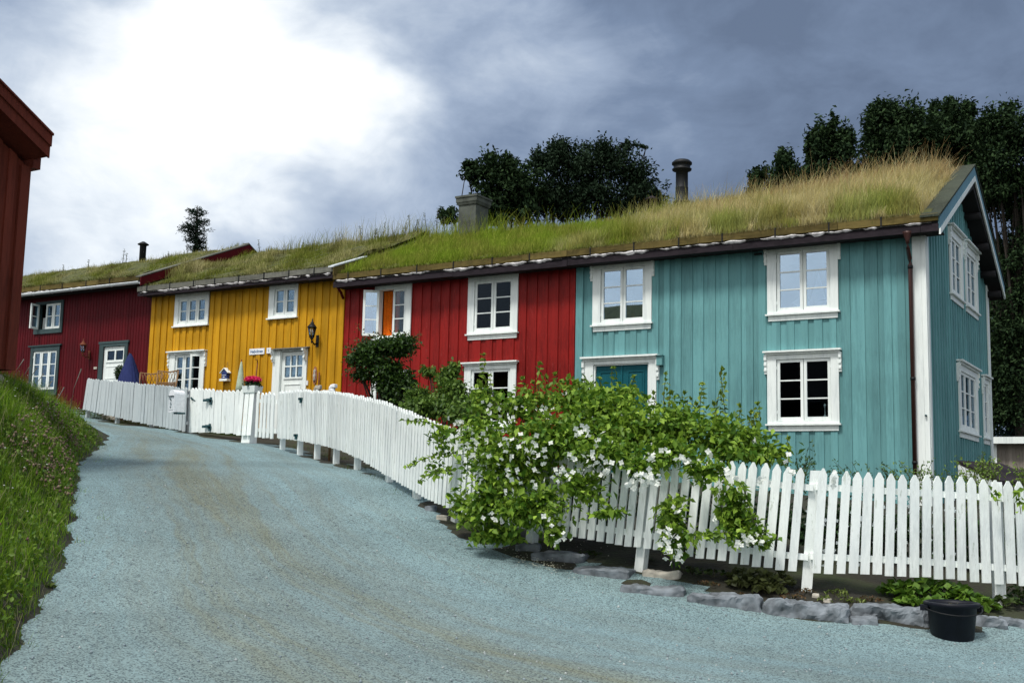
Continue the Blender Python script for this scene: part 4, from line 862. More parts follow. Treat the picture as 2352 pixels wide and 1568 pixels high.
CT = [(638, 1006, 641, 899, 20.8), (690, 1012, 694, 895, 19.4), (760, 1027, 764, 898, 17.8), (820, 1050, 825, 908, 16.3), (880, 1085, 888, 922, 15.2), (950, 1126, 958, 950, 14.1), (1038, 1168, 1050, 985, 13.1), (1200, 1212, 1216, 1010, 12.1), (1500, 1262, 1524, 1043, 11.1), (1700, 1294, 1722, 1062, 10.7), (1845, 1312, 1864, 1074, 10.5), (2080, 1322, 2082, 1088, 10.35), (2230, 1334, 2225, 1096, 10.35), (2352, 1343, 2340, 1105, 10.3), (2500, 1355, 2480, 1116, 10.3), (2700, 1372, 2672, 1130, 10.4), (2900, 1390, 2868, 1146, 10.6)]
B, T_, L = fence_curve(CT)
fence1 = empty('picket_fence', B[len(B)//2]-np.array([0, 0, .1]), 'white picket fence curving down the lane under the flowering shrub', 'fence')
def s_at_px(px, B=B, L=L):
    c = (M.T @ (B-EYE).T).T; xs = CX+F*c[:, 0]/c[:, 2]; return float(np.interp(px, xs, L))
sP = s_at_px(1856); sC = s_at_px(1040)
for (s0, s1) in ((0.02, sC), (sC, sP), (sP, L[-1])):
    for fr in (0.14, 0.81):
        mb = MB(); rail(mb, B, T_, L, s0+.01, s1-.01, fr+(0.012 if s0 > sC+1 else 0), 0.058); mb.build('rail', 'fence', fence1)
for px_ in (640, 680, 719, 762, 810, 882, 945, 1036, 1212, 1468, 1856, 2300, 2750):
    post(B, T_, L, s_at_px(px_), 0.095 if px_ > 1000 else 0.085, -0.02 if px_ > 1000 else -0.06).build('post', 'fence', fence1)
ss = []; s = 0.06
while s < L[-1]:
    if abs(s-sP) > 0.05: ss.append(s)
    s += 0.1075+random.uniform(-.004, .004) if s > sC else 0.1
s_v = s_at_px(2375); near = sorted([q for q in ss if q < s_v])[-100:]; rest = MB()
for s in ss:
    b = samp(B, L, s); t = samp(T_, L, s); tn = samp(B, L, min(s+.1, L[-1]))-samp(B, L, max(s-.1, 0))
    t = t+np.array([random.uniform(-.006, .006), 0, random.uniform(-.012, .012)]); b = b+np.array([random.uniform(-.003, .003), 0, random.uniform(-.008, .008)])
    if s in near: mb = MB(); picket(mb, b, t, tn, 0.078+random.uniform(-.003, .003), 0.021, 0.062); mb.build('picket', 'fence', fence1)
    else: picket(rest, b, t, tn, 0.074, 0.02, 0.05)
tag(rest.build('picket', 'fence', fence1), kind='stuff')
mb = MB()
for z, px_ in ((0.82, 692), (0.10, 684)):
    s = s_at_px(px_); c = samp(B, L, s)+(samp(T_, L, s)-samp(B, L, s))*z; mb.box(c[0]-.05, c[0]+.05, c[1]-.06, c[1]-.03, c[2]-.02, c[2]+.02); mb.box(c[0]-.02, c[0]+.01, c[1]-.06, c[1]-.03, c[2]-.07, c[2]+.02)
mb.build('hinge', 'inkdark', fence1)
# left weathered fence, gate, gate post, small gate
CL = [(192, 940, 203, 869, 28.2), (300, 965, 306, 878, 26.3), (430, 992, 434, 891, 24.3)]
def small_fence(name, ctrl, label, cat, mat, period, w, blunt, rails=(.2, .82), posts=(0, 1), group=None, gapjit=.004, seg=None, tip=.05, pickets_parts=True):
    B, T_, L = fence_curve(ctrl); f = empty(name, B[0], label, cat, group)
    for fr in rails: mb = MB(); rail(mb, B, T_, L, .01, L[-1]-.01, fr, .07); mb.build('rail', mat, f)
    for k in posts: post(B, T_, L, L[-1]*min(max(k, .02), .98), .08, -.06).build('post', mat, f)
    s = period*.5; 
    while s < L[-1]-period*.3:
        b = samp(B, L, s); t = samp(T_, L, s); tn = samp(B, L, min(s+.1, L[-1]))-samp(B, L, max(s-.1, 0)); b = b+np.array([0, 0, random.uniform(-.015, .01)]); t = t+np.array([random.uniform(-.01, .01), 0, random.uniform(-.015, .015)])
        mb = MB(); picket(mb, b, t, tn, w, .02, tip, random.uniform(0, .014), blunt); mb.build('picket', mat, f); s += period+random.uniform(-gapjit, gapjit)
    return f, B, T_, L
fl, BL, TL, LL = small_fence('picket_fence', CL, 'greyed tight board fence with mailbox in front of the dark red house', 'fence', 'oldfence', .150, .136, True, posts=(0, .33, .66, 1), gapjit=.002)
gA, BA, TA, LA = small_fence('gate', [(436, 992, 440, 891, 24.15), (490, 993, 494, 894, 23.4), (553, 997, 557, 896, 22.7)], 'closed white board gate with black iron hinges left of the flower box', 'gate', 'fence', .150, .143, False, rails=(.16, .84), posts=())
mb = MB()
for fr in (.25, .86):
    c = samp(BA, LA, LA[-1]*.42)+(samp(TA, LA, LA[-1]*.42)-samp(BA, LA, LA[-1]*.42))*(1-fr)
    for dx, dz in ((-.09, -.01), (0, 0), (.07, -.03)): mb.box(c[0]+dx-.05, c[0]+dx+.05, c[1]-.075, c[1]-.03, c[2]+dz-.022, c[2]+dz+.028)
    mb.box(c[0]+.05, c[0]+.10, c[1]-.075, c[1]-.03, c[2]-.10, c[2]+.05)
mb.build('hinge', 'inkdark', gA)
mb = MB(); c = samp(BA, LA, .12)+(samp(TA, LA, .12)-samp(BA, LA, .12))*.73; mb.tube([tuple(c+np.array([0, -.05, .03])), tuple(c+np.array([.12, -.06, -.03]))], .012, 5); mb.tube([tuple(c+np.array([0, -.03, .0])), tuple(c+np.array([0, -.08, .05]))], .02, 5); mb.build('latch', 'inkdark', gA)
pa_ = atd(568, 1000, 22.3); pt_ = atd(571, 893, 22.3)
gp = empty('gate_post', pa_, 'broad white boarded gate post carrying the pink flower box', 'post')
mb = MB(); mb.hexa([(pa_[0]-.10, pa_[1]-.06, 2.35), (pa_[0]+.12, pa_[1]-.06, 2.35), (pa_[0]+.12, pa_[1]+.14, 2.35), (pa_[0]-.10, pa_[1]+.14, 2.35), (pa_[0]-.07, pa_[1]-.06, pt_[2]), (pa_[0]+.15, pa_[1]-.06, pt_[2]), (pa_[0]+.15, pa_[1]+.14, pt_[2]), (pa_[0]-.07, pa_[1]+.14, pt_[2])]); mb.build('shaft', 'fence', gp)
mb = MB()
for o_ in (-.14, .0, .13):
    b = pa_+np.array([o_, -.085, 0]); picket(mb, b, np.array([b[0]+.04, b[1], pt_[2]+.0]), (1, 0), .11, .02, .06)
mb.build('facing_boards', 'fence', gp)
small_fence('gate', [(586, 1003, 591, 899, 22.1), (634, 1006, 638, 902, 21.2)], 'little open slatted white gate beside the flower box post', 'gate', 'fence', .20, .125, False, rails=(.16, .80), posts=())

# mailbox
mp_ = atd(405, 921, 24.0); mx = empty('mailbox', mp_, 'white arched metal mailbox hung on the greyed board fence', 'mailbox')
fw = np.array([Fw[0], Fw[1], 0]); fw /= np.linalg.norm(fw); rt = np.array([fw[1], -fw[0], 0]); aa_ = math.radians(48)
fn = -fw*math.cos(aa_)-rt*math.sin(aa_); sn = -fw*math.sin(aa_)+rt*math.cos(aa_)
def Tm(p): return tuple(mp_+sn*p[0]+fn*p[1]+np.array([0, 0, p[2]]))
def arch(w, h, r=.12, n=8): return [(-w, -h), (w, -h)]+[(w*math.cos(a), h*.62+h*.38*math.sin(a)) for a in np.linspace(0, math.pi, n)]
mb = MB(Tm); pr = arch(.125, .235); n = len(pr); mb.add([(a, .11, b) for a, b in pr]+[(a, -.13, b) for a, b in pr], [tuple(range(n)), tuple(reversed(range(n, 2*n)))]+[(i, i+n, (i+1) % n+n, (i+1) % n) for i in range(n)]); mb.build('body', 'enamel', mx)
mb = MB(Tm); mb.box(-.105, .105, .111, .118, -.19, .085); mb.build('door', 'gutter', mx)
mb = MB(Tm); mb.box(-.115, .115, .111, .14, .092, .105); mb.build('flap', 'greentrim', mx)
mb = MB(Tm)   # post horn over an arrow-like mark
mb.tube([(-.05, .122, .045), (-.02, .122, .04), (.015, .122, .01), (.0, .122, -.01)], [.016, .013, .012, .004], 5); mb.box(-.015, .01, .119, .124, -.055, -.025); mb.box(-.03, .05, .119, .124, -.085, -.068); mb.tube([(-.035, .122, -.11), (-.01, .122, -.15), (.02, .122, -.11)], .006, 5); mb.build('emblem', 'inkdark', mx)
mb = MB(Tm); mb.box(-.06, .16, -.14, .02, -.27, -.237); mb.build('bracket', 'inkdark', mx)

# flower box on the gate post
fp = atd(580, 890, 22.35); fb = empty('flower_box', fp, 'white flower box of pink geraniums on the gate post', 'planter')
mb = MB(); frust(mb, fp[0], fp[1], fp[2]-.10, fp[2]+.03, .15, .10, .17, .12); mb.build('box', 'white', fb)
C, O = ellipsoid_pts(420, fp+np.array([0, 0, .07]), (.21, .17, .08)); leaves('leaves', C, .05, lerpcol((.01, .03, .01), (.03, .07, .02), rng.random(len(C))), 'leaf', fb, O, .2, .9)
C, O = ellipsoid_pts(800, fp+np.array([0.0, 0, .16]), (.20, .15, .075), .75); C[:, 2] = np.maximum(C[:, 2], fp[2]+.10); leaves('blossom', C, .035, lerpcol((.62, .01, .09), (.85, .05, .22), rng.random(len(C))), 'petal', fb, O, 0, .9)

# ------------------------------------------------------------------ things on and before the walls
def lantern(c, label, body, s=1.0, up=True):
    c = np.array(c); l = empty('wall_lantern', c, label, 'lantern'); x, y, z = c
    mb = MB(); mb.box(x-.035*s, x+.035*s, YW-.075, YW-.05, z-.10*s, z+.14*s); mb.tube([(x, YW-.06, z-.02), (x, YW-.16, z-.06*s), (x, YW-.26, z+.0), (x, YW-.27, z+.06*s)], .016*s, 6); mb.build('bracket', body, l)
    yy = YW-.27; z0 = z+.07*s
    mb = MB()
    mb.lathe((x, yy, z0-.12*s), [(.004, 0), (.014*s, .03*s), (.008*s, .06*s), (.03*s, .10*s), (.045*s, .12*s)], 10)
    for k in range(6):
        a = k*math.pi/3; mb.tube([(x+.045*s*math.cos(a), yy+.045*s*math.sin(a), z0), (x+.085*s*math.cos(a), yy+.085*s*math.sin(a), z0+.20*s)], .006*s, 4)
    mb.lathe((x, yy, z0+.20*s), [(.105*s, 0), (.10*s, .015*s), (.055*s, .07*s), (.04*s, .075*s), (.035*s, .11*s), (.012*s, .125*s), (.016*s, .15*s), (.002, .20*s)], 6); mb.build('frame', body, l)
    mb = MB(); mb.lathe((x, yy, z0+.003), [(.040*s, 0), (.078*s, .195*s)], 6); mb.build('glass', 'lampglass', l)
lantern((-17.62, YW-.05, 4.93), 'black iron carriage lantern beside the white door of the yellow house', 'iron', 1.15)
lantern((-25.62, YW-.05, 4.95), 'rusty brown wall lantern between window and door on the dark red wall', 'rust', .95)
# signs
def sign(name, u0, u1, z0, z1, text, label, size, mat, tilt=0):
    o = empty(name, ((u0+u1)/2, YW-.07, (z0+z1)/2), label, 'sign'); mb = MB(Tf); mb.wb(u0, u1, z0, z1, .068, .078); mb.build('plate', 'enamel', o)
    cu = bpy.data.curves.new('lettering', 'FONT'); cu.body = text; cu.size = size; cu.extrude = .001; cu.align_x = 'CENTER'; cu.align_y = 'CENTER'; cu.offset = .0012
    t = bpy.data.objects.new('tmp', cu); COL.objects.link(t); bpy.context.view_layer.update()
    me = bpy.data.meshes.new_from_object(t.evaluated_get(bpy.context.evaluated_depsgraph_get())); bpy.data.objects.remove(t)
    me.materials.clear(); me.materials.append(MT[mat]); lt = bpy.data.objects.new('lettering', me); COL.objects.link(lt); lt.parent = o; lt.location = (0, -.0105, 0); lt.rotation_euler = (math.pi/2, 0, 0)
sign('name_sign', -19.75, -19.26, 4.72, 4.865, 'Nabolmen', 'white enamel name plate with blue letters on the yellow wall', .098, 'ink')
sign('number_sign', -19.185, -19.05, 4.73, 4.865, '1', 'small square white plate with a blue number on the yellow wall', .10, 'ink')
# birdhouse ornament
bh = empty('bird_house', (-20.46, YW-.12, 4.2), 'little blue and white bird house hung by a cord on the yellow wall', 'bird house')
mb = MB(Tf); mb.wb(-20.55, -20.38, 4.16, 4.30, .06, .16); mb.prism([(-20.55, 4.30), (-20.38, 4.30), (-20.465, 4.38)], 1, .06, .16); mb.build('body', 'bluepaint', bh)
mb = MB(Tf); mb.wb(-20.59, -20.34, 4.10, 4.155, .05, .19); 
mb.hexa([(-20.60, .05, 4.29), (-20.465, .05, 4.41), (-20.465, .18, 4.41), (-20.60, .18, 4.29), (-20.60, .05, 4.31), (-20.465, .05, 4.43), (-20.465, .18, 4.43), (-20.60, .18, 4.31)]); mb.hexa([(-20.464, .05, 4.41), (-20.33, .05, 4.29), (-20.33, .18, 4.29), (-20.464, .18, 4.41), (-20.464, .05, 4.43), (-20.33, .05, 4.31), (-20.33, .18, 4.31), (-20.464, .18, 4.43)]); mb.wb(-20.50, -20.43, 4.19, 4.205, .162, .17); mb.wb(-20.53, -20.40, 4.24, 4.25, .161, .168); mb.build('trim', 'white', bh)
mb = MB(Tf); mb.tube([(-20.56, .11, 4.32), (-20.465, .07, 4.58), (-20.37, .11, 4.32)], .005, 4); mb.build('cord', 'wicker', bh)
# carved plaque
pl = empty('carved_plaque', (-17.64, YW-.08, 4.15), 'long oval carved wooden plaque right of the yellow house door', 'plaque')
mb = MB(Tf); pp = [(-17.64+.065*math.cos(a), 4.15+.21*math.sin(a)) for a in np.linspace(0, 2*math.pi, 18, endpoint=False)]; mb.prism(pp, 1, .07, .085); mb.build('plate', 'carve', pl)
mb = MB(Tf); mb.lathe((-17.64, .09, 4.0), [(.01, 0), (.035, .05), (.02, .1), (.04, .15), (.02, .2), (.035, .26), (.01, .3)], 8); mb.build('relief', 'palestone', pl)
rb = MB(); rb.tube([(-17.50, YW-.09, 3.6), (-17.50, YW-.09, 4.22)], .018, 6); tag(rb.build('iron_bar', 'rust', None, (-17.5, YW-.1, 3.6)), 'short rusty iron bar hanging right of the carved plaque', 'bar')
rb = MB(); rb.tube([(-19.32, 19.9, 2.9), (-19.29, 20.02, 4.50)], .014, 6); rb.tube([(-19.29, 20.02, 4.50), (-19.27, 19.98, 4.56), (-19.33, 19.97, 4.57)], .012, 5); tag(rb.build('garden_crook', 'rust', None, (-19.3, 19.9, 2.9)), 'rusty iron crook leaning on the yellow wall behind the pink flowers', 'crook')
# pale green folded parasol
pg = empty('folded_parasol', (-19.6, 19.8, 2.8), 'small pale green folded parasol behind the pink flowers', 'parasol')
mb = MB(); mb.lathe((-19.6, 19.8, 3.75), [(.12, 0), (.095, .2), (.06, .5), (.02, .74), (.005, .78)], 8); mb.build('canopy', 'paleg', pg)
mb = MB(); mb.tube([(-19.6, 19.8, 2.8), (-19.6, 19.8, 4.56)], .014, 6); mb.build('pole', 'rust', pg)
# blue folded parasol
bp = atd(298, 812, 27.9); par = empty('folded_parasol', (bp[0], bp[1], 3.0), 'large dark blue folded parasol in front of the white door', 'parasol')
mb = MB(); nseg = 16; prof = [(.02, 1.0), (.06, .92), (.13, .70), (.20, .45), (.26, .2), (.30, 0.0)]; vs = []; fs = []
zb_ = bp[2]-.92
for r, z in prof:
    for j in range(nseg*2): a = math.pi*j/nseg; rr = r*(1+(.14 if j % 2 else -.14)); vs.append((bp[0]+.02+rr*math.cos(a)+(1-z)*.06, bp[1]+rr*math.sin(a), zb_+z*.92))
m = nseg*2
for i in range(len(prof)-1):
    for j in range(m): fs.append((i*m+j, i*m+(j+1) % m, (i+1)*m+(j+1) % m, (i+1)*m+j))
mb.add(vs, fs, True); mb.build('canopy', 'blue', par)
mb = MB(); mb.tube([(bp[0], bp[1], 2.9), (bp[0], bp[1], bp[2]+.02)], .02, 6); mb.build('pole', 'iron', par)
# wicker chairs
def chair(pc, label, yaw):
    c = np.array(pc); g = c[2]-1.0; ch = empty('wicker_chair', (c[0], c[1], g), label, 'chair', 'wicker chairs behind the board fence'); ca, sa = math.cos(yaw), math.sin(yaw)
    def TC(p): return (c[0]+p[0]*ca-p[1]*sa, c[1]+p[0]*sa+p[1]*ca, g+p[2])
    mb = MB(TC)
    for x in (-.26, .26): mb.tube([(x, .2, .0), (x*1.02, .24, .45), (x*1.1, .30, 1.0)], .018, 6)
    mb.tube([(-.286, .30, 1.0), (0, .33, .97), (.286, .30, 1.0)], .018, 6); mb.tube([(-.27, .27, .72), (.27, .27, .72)], .012, 6)
    for k in range(6):
        x = -.24+k*.08; mb.tube([(x, .29, .98), (x+.09, .27, .73)], .007, 4); mb.tube([(x+.08, .29, .98), (x, .27, .73)], .007, 4)
    mb.build('back_frame', 'wicker', ch)
    mb = MB(TC)
    for k in range(22): x = -.25+k*.0238; mb.tube([(x, .27, .72), (x, .24, .44)], .0075, 4)
    for k in range(5): mb.tube([(-.26, .255, .47+k*.055), (.26, .255, .47+k*.055)], .006, 4)
    mb.build('back_weave', 'wicker', ch)
    mb = MB(TC); mb.box(-.27, .27, -.25, .24, .40, .45); mb.build('seat', 'wicker', ch)
    for x in (-.25, .25): mb = MB(TC); mb.tube([(x, -.23, 0), (x, -.23, .62), (x*1.05, .22, .66)], .016, 6); mb.build('armrest', 'wicker', ch)
chair(atd(333, 853, 27.4), 'wicker chair back showing dark beside the blue parasol', .35); chair(atd(368, 848, 26.6), 'pale lit wicker chair back in front of the yellow wall', .2)
# round clipped plant by the door
pp_ = atd(277, 856, 28.6); rp = empty('potted_plant', (pp_[0], pp_[1], 3.05), 'round dark leafy potted plant in front of the white door', 'potted plant')
C, O = ellipsoid_pts(700, pp_, (.17, .17, .22), .6); leaves('foliage', C, .055, lerpcol((.01, .03, .01), (.04, .09, .02), rng.random(len(C))), 'leaf', rp, O)
mb = MB(); mb.lathe((pp_[0], pp_[1], 3.1), [(.12, 0), (.17, .3), (.18, .33)], 12); mb.tube([(pp_[0], pp_[1], 3.4), (pp_[0], pp_[1], pp_[2])], .02); mb.build('pot', 'carve', rp)
# pale ornaments peeping over the fence top
for px_, py_, d, h, lab in ((728, 893, 19.2, .16, 'small white garden ornament peeping over the fence below the carved plaque'), (763, 893, 18.6, .26, 'taller white garden ornament above the fence near the red and yellow corner')):
    c = atd(px_, py_, d); o_ = empty('garden_ornament', (c[0], c[1], c[2]-h), lab, 'ornament'); mb = MB(); rock(mb, (c[0], c[1], c[2]-h*.2), (.05, .04, h*.42), px_, rot=.5); rock(mb, (c[0]+.03, c[1], c[2]+h*.15), (.05, .035, .035), px_+3); mb.build('figure', 'palestone' if h < .2 else 'enamel', o_)
    mb = MB(); mb.tube([(c[0], c[1], c[2]-1.2), (c[0], c[1], c[2]-h*.4)], .02); mb.build('stake', 'wicker', o_)
# small roses over fence near dark red door
# sailing ship ornament in window, candlestick
sb = empty('model_sailboat', (-5.98, YW+.10, 5.02), 'white model sailboat inside the upper right teal window', 'ornament')
mb = MB(Tf)
def tri(p, th=.006): mb.add([(a, -.10, z) for a, z in p]+[(a, -.10-th, z) for a, z in p], [(0, 1, 2), (5, 4, 3), (0, 3, 4, 1), (1, 4, 5, 2), (2, 5, 3, 0)])
tri([(-6.10, 5.12), (-5.80, 5.16), (-5.92, 5.66)]); tri([(-6.42, 5.14), (-6.12, 5.14), (-6.12, 5.36)]); mb.build('sail', 'linen', sb)
mb = MB(Tf); mb.hexa([(-6.3, -.14, 5.05), (-5.85, -.14, 5.05), (-5.85, -.07, 5.05), (-6.3, -.07, 5.05), (-6.42, -.15, 5.13), (-5.76, -.15, 5.13), (-5.76, -.06, 5.13), (-6.42, -.06, 5.13)]); mb.build('hull', 'linen', sb)
cst = empty('candlestick', (-5.84, YW+.1, 3.04), 'slim white candlestick in the lower right teal window', 'candlestick'); mb = MB(Tf); mb.lathe((-5.84, -.10, 3.04), [(.03, 0), (.03, .01), (.008, .03), (.008, .16), (.02, .18), (.022, .21), (.005, .23)], 10); mb.build('stick', 'linen', cst)

# bucket
bk = onground(2188, 1470); bz = bk[2]-.0; bkt = empty('bucket', bk, 'black plastic builder bucket standing on the gravel at the kerb', 'bucket')
mb = MB(); pr = [(.155, 0.0), (.165, .01), (.195, .28), (.215, .285), (.222, .30), (.222, .318), (.205, .325), (.195, .30), (.158, .03), (.01, .028)]
nseg = 40; vs = []; fs = []
for r, z in pr:
    for j in range(nseg): a = 2*math.pi*j/nseg; vs.append((bk[0]+r*math.cos(a), bk[1]+r*math.sin(a), bz-.01+z))
for i in range(len(pr)-1):
    for j in range(nseg): fs.append((i*nseg+j, i*nseg+(j+1) % nseg, (i+1)*nseg+(j+1) % nseg, (i+1)*nseg+j))
fs.append(tuple(reversed(range(nseg)))); fs.append(tuple(range((len(pr)-1)*nseg, len(pr)*nseg))); mb.add(vs, fs, True); mb.build('tub', 'bucket', bkt)
for sg in (-1, 1):
    mb = MB(); e = rt*sg*.225; mb.box(bk[0]+e[0]-.03, bk[0]+e[0]+.03, bk[1]+e[1]-.03, bk[1]+e[1]+.03, bz+.24, bz+.285); mb.build('lug', 'bucket', bkt)
mb = MB(); mb.tube([tuple(bk+rt*.235*math.cos(a)-fw*.235*math.sin(a)+np.array([0, 0, .27-.05*math.sin(a)])) for a in np.linspace(0, math.pi, 12)], .006, 5); mb.build('handle', 'iron', bkt)
C, O = ellipsoid_pts(120, bk+np.array([0, 0, .27]), (.13, .13, .03)); leaves('debris', C, .05, lerpcol((.02, .02, .01), (.08, .07, .03), rng.random(len(C))), 'leaf', bkt, O)

# kerb stones
KS = [(1288, 1281, .28, .20, .055, 'stone', 'tilted flat grey slab under the fence, upper of the two big slabs', .15), (1388, 1316, .30, .17, .055, 'stone', 'flat grey slab with a pointed left end below the upper slab', .0), (1522, 1322, .19, .10, .045, 'palestone', 'pale low stone beside the bare white fence post', .1),
    (1500, 1362, .31, .10, .07, 'stone', 'long grey kerb stone left of the mantle leaf plants', .05), (1665, 1386, .34, .11, .08, 'stone', 'long rough grey kerb stone below the dark leafy clump', .05), (1850, 1406, .37, .12, .09, 'stone', 'long pale topped kerb stone below the fence post', .0), (2045, 1418, .33, .12, .10, 'stone', 'big blue grey kerb stone just left of the bucket', -.05),
    (1985, 1432, .12, .07, .06, 'stone', 'small wedge stone leaning on the kerb left of the bucket', .3), (2275, 1437, .13, .11, .09, 'stone', 'squarish grey kerb stone just right of the bucket', -.1), (2345, 1440, .16, .10, .09, 'stone', 'kerb stone cut by the right edge of the picture', -.1),
    (1215, 1260, .13, .09, .05, 'stone', 'half hidden grey stone left of the upper slab', .2), (1015, 1192, .07, .06, .05, 'palestone', 'small brown stone beside the fence corner post', .2), (990, 1172, .06, .05, .06, 'stone', 'small grey stone uphill of the fence corner post', .2), (320, 967, .28, .12, .08, 'palestone', 'pale boulder under the left end of the board fence', .1), (250, 962, .2, .1, .09, 'palestone', 'smaller pale boulder at the fence end', .3),
    (1902, 1381, .035, .03, .03, 'palestone', 'white pebble among the weeds left of the spiky leaves', 0), (1875, 1372, .03, .03, .035, 'palestone', 'cream pebble standing by the white pebble', 0)]
for k, (x, y, rx_, ry_, rz_, mt, lab, rot) in enumerate(KS):
    c = onground(x, y); mb = MB(); rock(mb, (c[0], c[1], c[2]-rz_*.0), (rx_, ry_, rz_), k+1, rot=0.12+rot); o_ = mb.build('kerb_stone' if rz_ > .055 or rx_ > .15 else 'stone', mt, None, tuple(c)); tag(o_, lab, 'stone', 'stones along the lane edge')

# ------------------------------------------------------------------ vegetation
def clumps_px(L_):
    out = []
    for x, y, d, rx_, ry_, rd, w in L_:
        c = atd(x, y, d); s = d/F; out.append((c, rx_*s, ry_*s, rd, w))
    return out
def foliage(name, parent, CL, n, size, ca, cb, mat='leaf', shell=.35, droop=.35, aspect=.55, lumps=14, lump_r=.3, power=1.0, szvar=.4, hang=0.0):
    """leaves grouped in sprays inside ellipsoids oriented to the view-free axes"""
    tot = sum(c[4] for c in CL); Cs = []; Os = []
    for c, a, b, dpt, w in CL:
        k = int(n*w/tot); nl = max(3, int(lumps*math.sqrt(w)))
        d = unit(rng.normal(size=(nl, 3))); rad = (shell+(1-shell)*rng.random(nl))[:, None]; q = d*rad*(1.0 if mat == 'darkleaf' else .85)
        id_ = rng.integers(0, nl, k); p = q[id_]+rng.normal(size=(k, 3))*lump_r*(.6+.8*rng.random((k, 1)))*0.55
        # local axes: rt (image right), fw (depth), z
        P_ = c+rt[None]*p[:, :1]*a+fw[None]*p[:, 1:2]*dpt+np.array([0, 0, 1.0])[None]*p[:, 2:3]*b
        Cs.append(P_); Os.append(p[:, :1]*rt/max(a, .01)+p[:, 1:2]*fw/max(dpt, .01)+p[:, 2:3]*np.array([0, 0, 1.])/max(b, .01))
    C = np.vstack(Cs); O = np.vstack(Os)+rng.normal(size=C.shape)*.01; t = rng.random(len(C))**power
    return leaves(name, C, size*(1-szvar/2+szvar*rng.random(len(C))), lerpcol(ca, cb, t), mat, parent, O, droop, aspect), C
def stems(name, parent, base, targets, r=.012, mat='stem', n=5, sag=.1):
    mb = MB(); base = np.array(base)
    for t in targets:
        t = np.array(t); m = (base+t)/2+rng.normal(size=3)*.06*np.linalg.norm(t-base)+np.array([0, 0, sag*np.linalg.norm((t-base)[:2])])
        pts = [base*(1-s)**2+2*m*s*(1-s)+t*s*s for s in np.linspace(0, 1, n)]; mb.tube([tuple(p) for p in pts], list(np.linspace(r, r*.3, n)), 5, False)
    return mb.build(name, mat, parent)

LG = (.06, .145, .012); LG2 = (.30, .45, .05)
cen = atd(1320, 1130, 12.0)
shrub = empty('flowering_shrub', (cen[0], cen[1], float(HG(cen[0], cen[1]))), 'big mock orange shrub with white blossom spilling over the fence', 'shrub')
SH = clumps_px([(1185, 1060, 11.9, 130, 95, .35, 2.3), (1125, 1150, 11.7, 68, 80, .22, .85), (1100, 1010, 12.4, 70, 65, .4, 1.0), (1300, 1010, 11.7, 130, 75, .45, 2.0), (1230, 1160, 11.4, 85, 60, .2, .8), (1440, 985, 11.6, 110, 60, .45, 1.5), (1560, 985, 11.5, 100, 62, .45, 1.4), (1670, 1010, 11.3, 90, 52, .4, 1.0),
    (1330, 1120, 11.1, 70, 40, .15, .45), (1210, 930, 12.9, 80, 45, .4, .8), (1110, 920, 13.2, 45, 42, .35, .45), (1330, 915, 12.6, 90, 40, .4, .8), (1430, 905, 12.5, 60, 28, .35, .4), (1760, 1045, 11.2, 55, 30, .3, .4), (1275, 1215, 11.2, 25, 40, .1, .25), (1130, 1232, 11.7, 65, 20, .18, .4), (1015, 1010, 12.9, 45, 28, .12, .12), (1005, 1080, 12.9, 35, 35, .1, .08), (1060, 1160, 12.4, 40, 45, .12, .25),
    (1545, 1190, 10.75, 42, 60, .10, .4), (1560, 1255, 10.7, 40, 40, .09, .22), (1680, 1150, 10.55, 40, 55, .10, .35), (1690, 1210, 10.5, 60, 40, .10, .35), (1740, 1235, 10.45, 35, 30, .08, .18), (1620, 1085, 10.6, 70, 28, .12, .3), (1400, 1180, 10.9, 50, 18, .08, .14), (1480, 1075, 10.8, 60, 25, .12, .25), (1400, 1040, 11.2, 90, 40, .3, .9), (1540, 1040, 11.0, 90, 35, .25, .8), (1190, 1180, 11.5, 60, 40, .2, .45), (1390, 950, 12.0, 120, 50, .4, 1.2), (1700, 1040, 11.1, 70, 30, .3, .6)])
fo, FC = foliage('foliage', shrub, SH, 17000, .076, LG, LG2, aspect=.58, lumps=40, lump_r=.42, power=1.5, szvar=.9, shell=.2)
tg = [c+rng.normal(size=3)*.1 for c, a, b, d, w in SH for _ in range(3) if d > .3]
g0 = atd(1280, 1130, 12.7); g0[2] = float(HG(g0[0], g0[1])); stems('stems', shrub, g0, tg, .016, 'trunk')
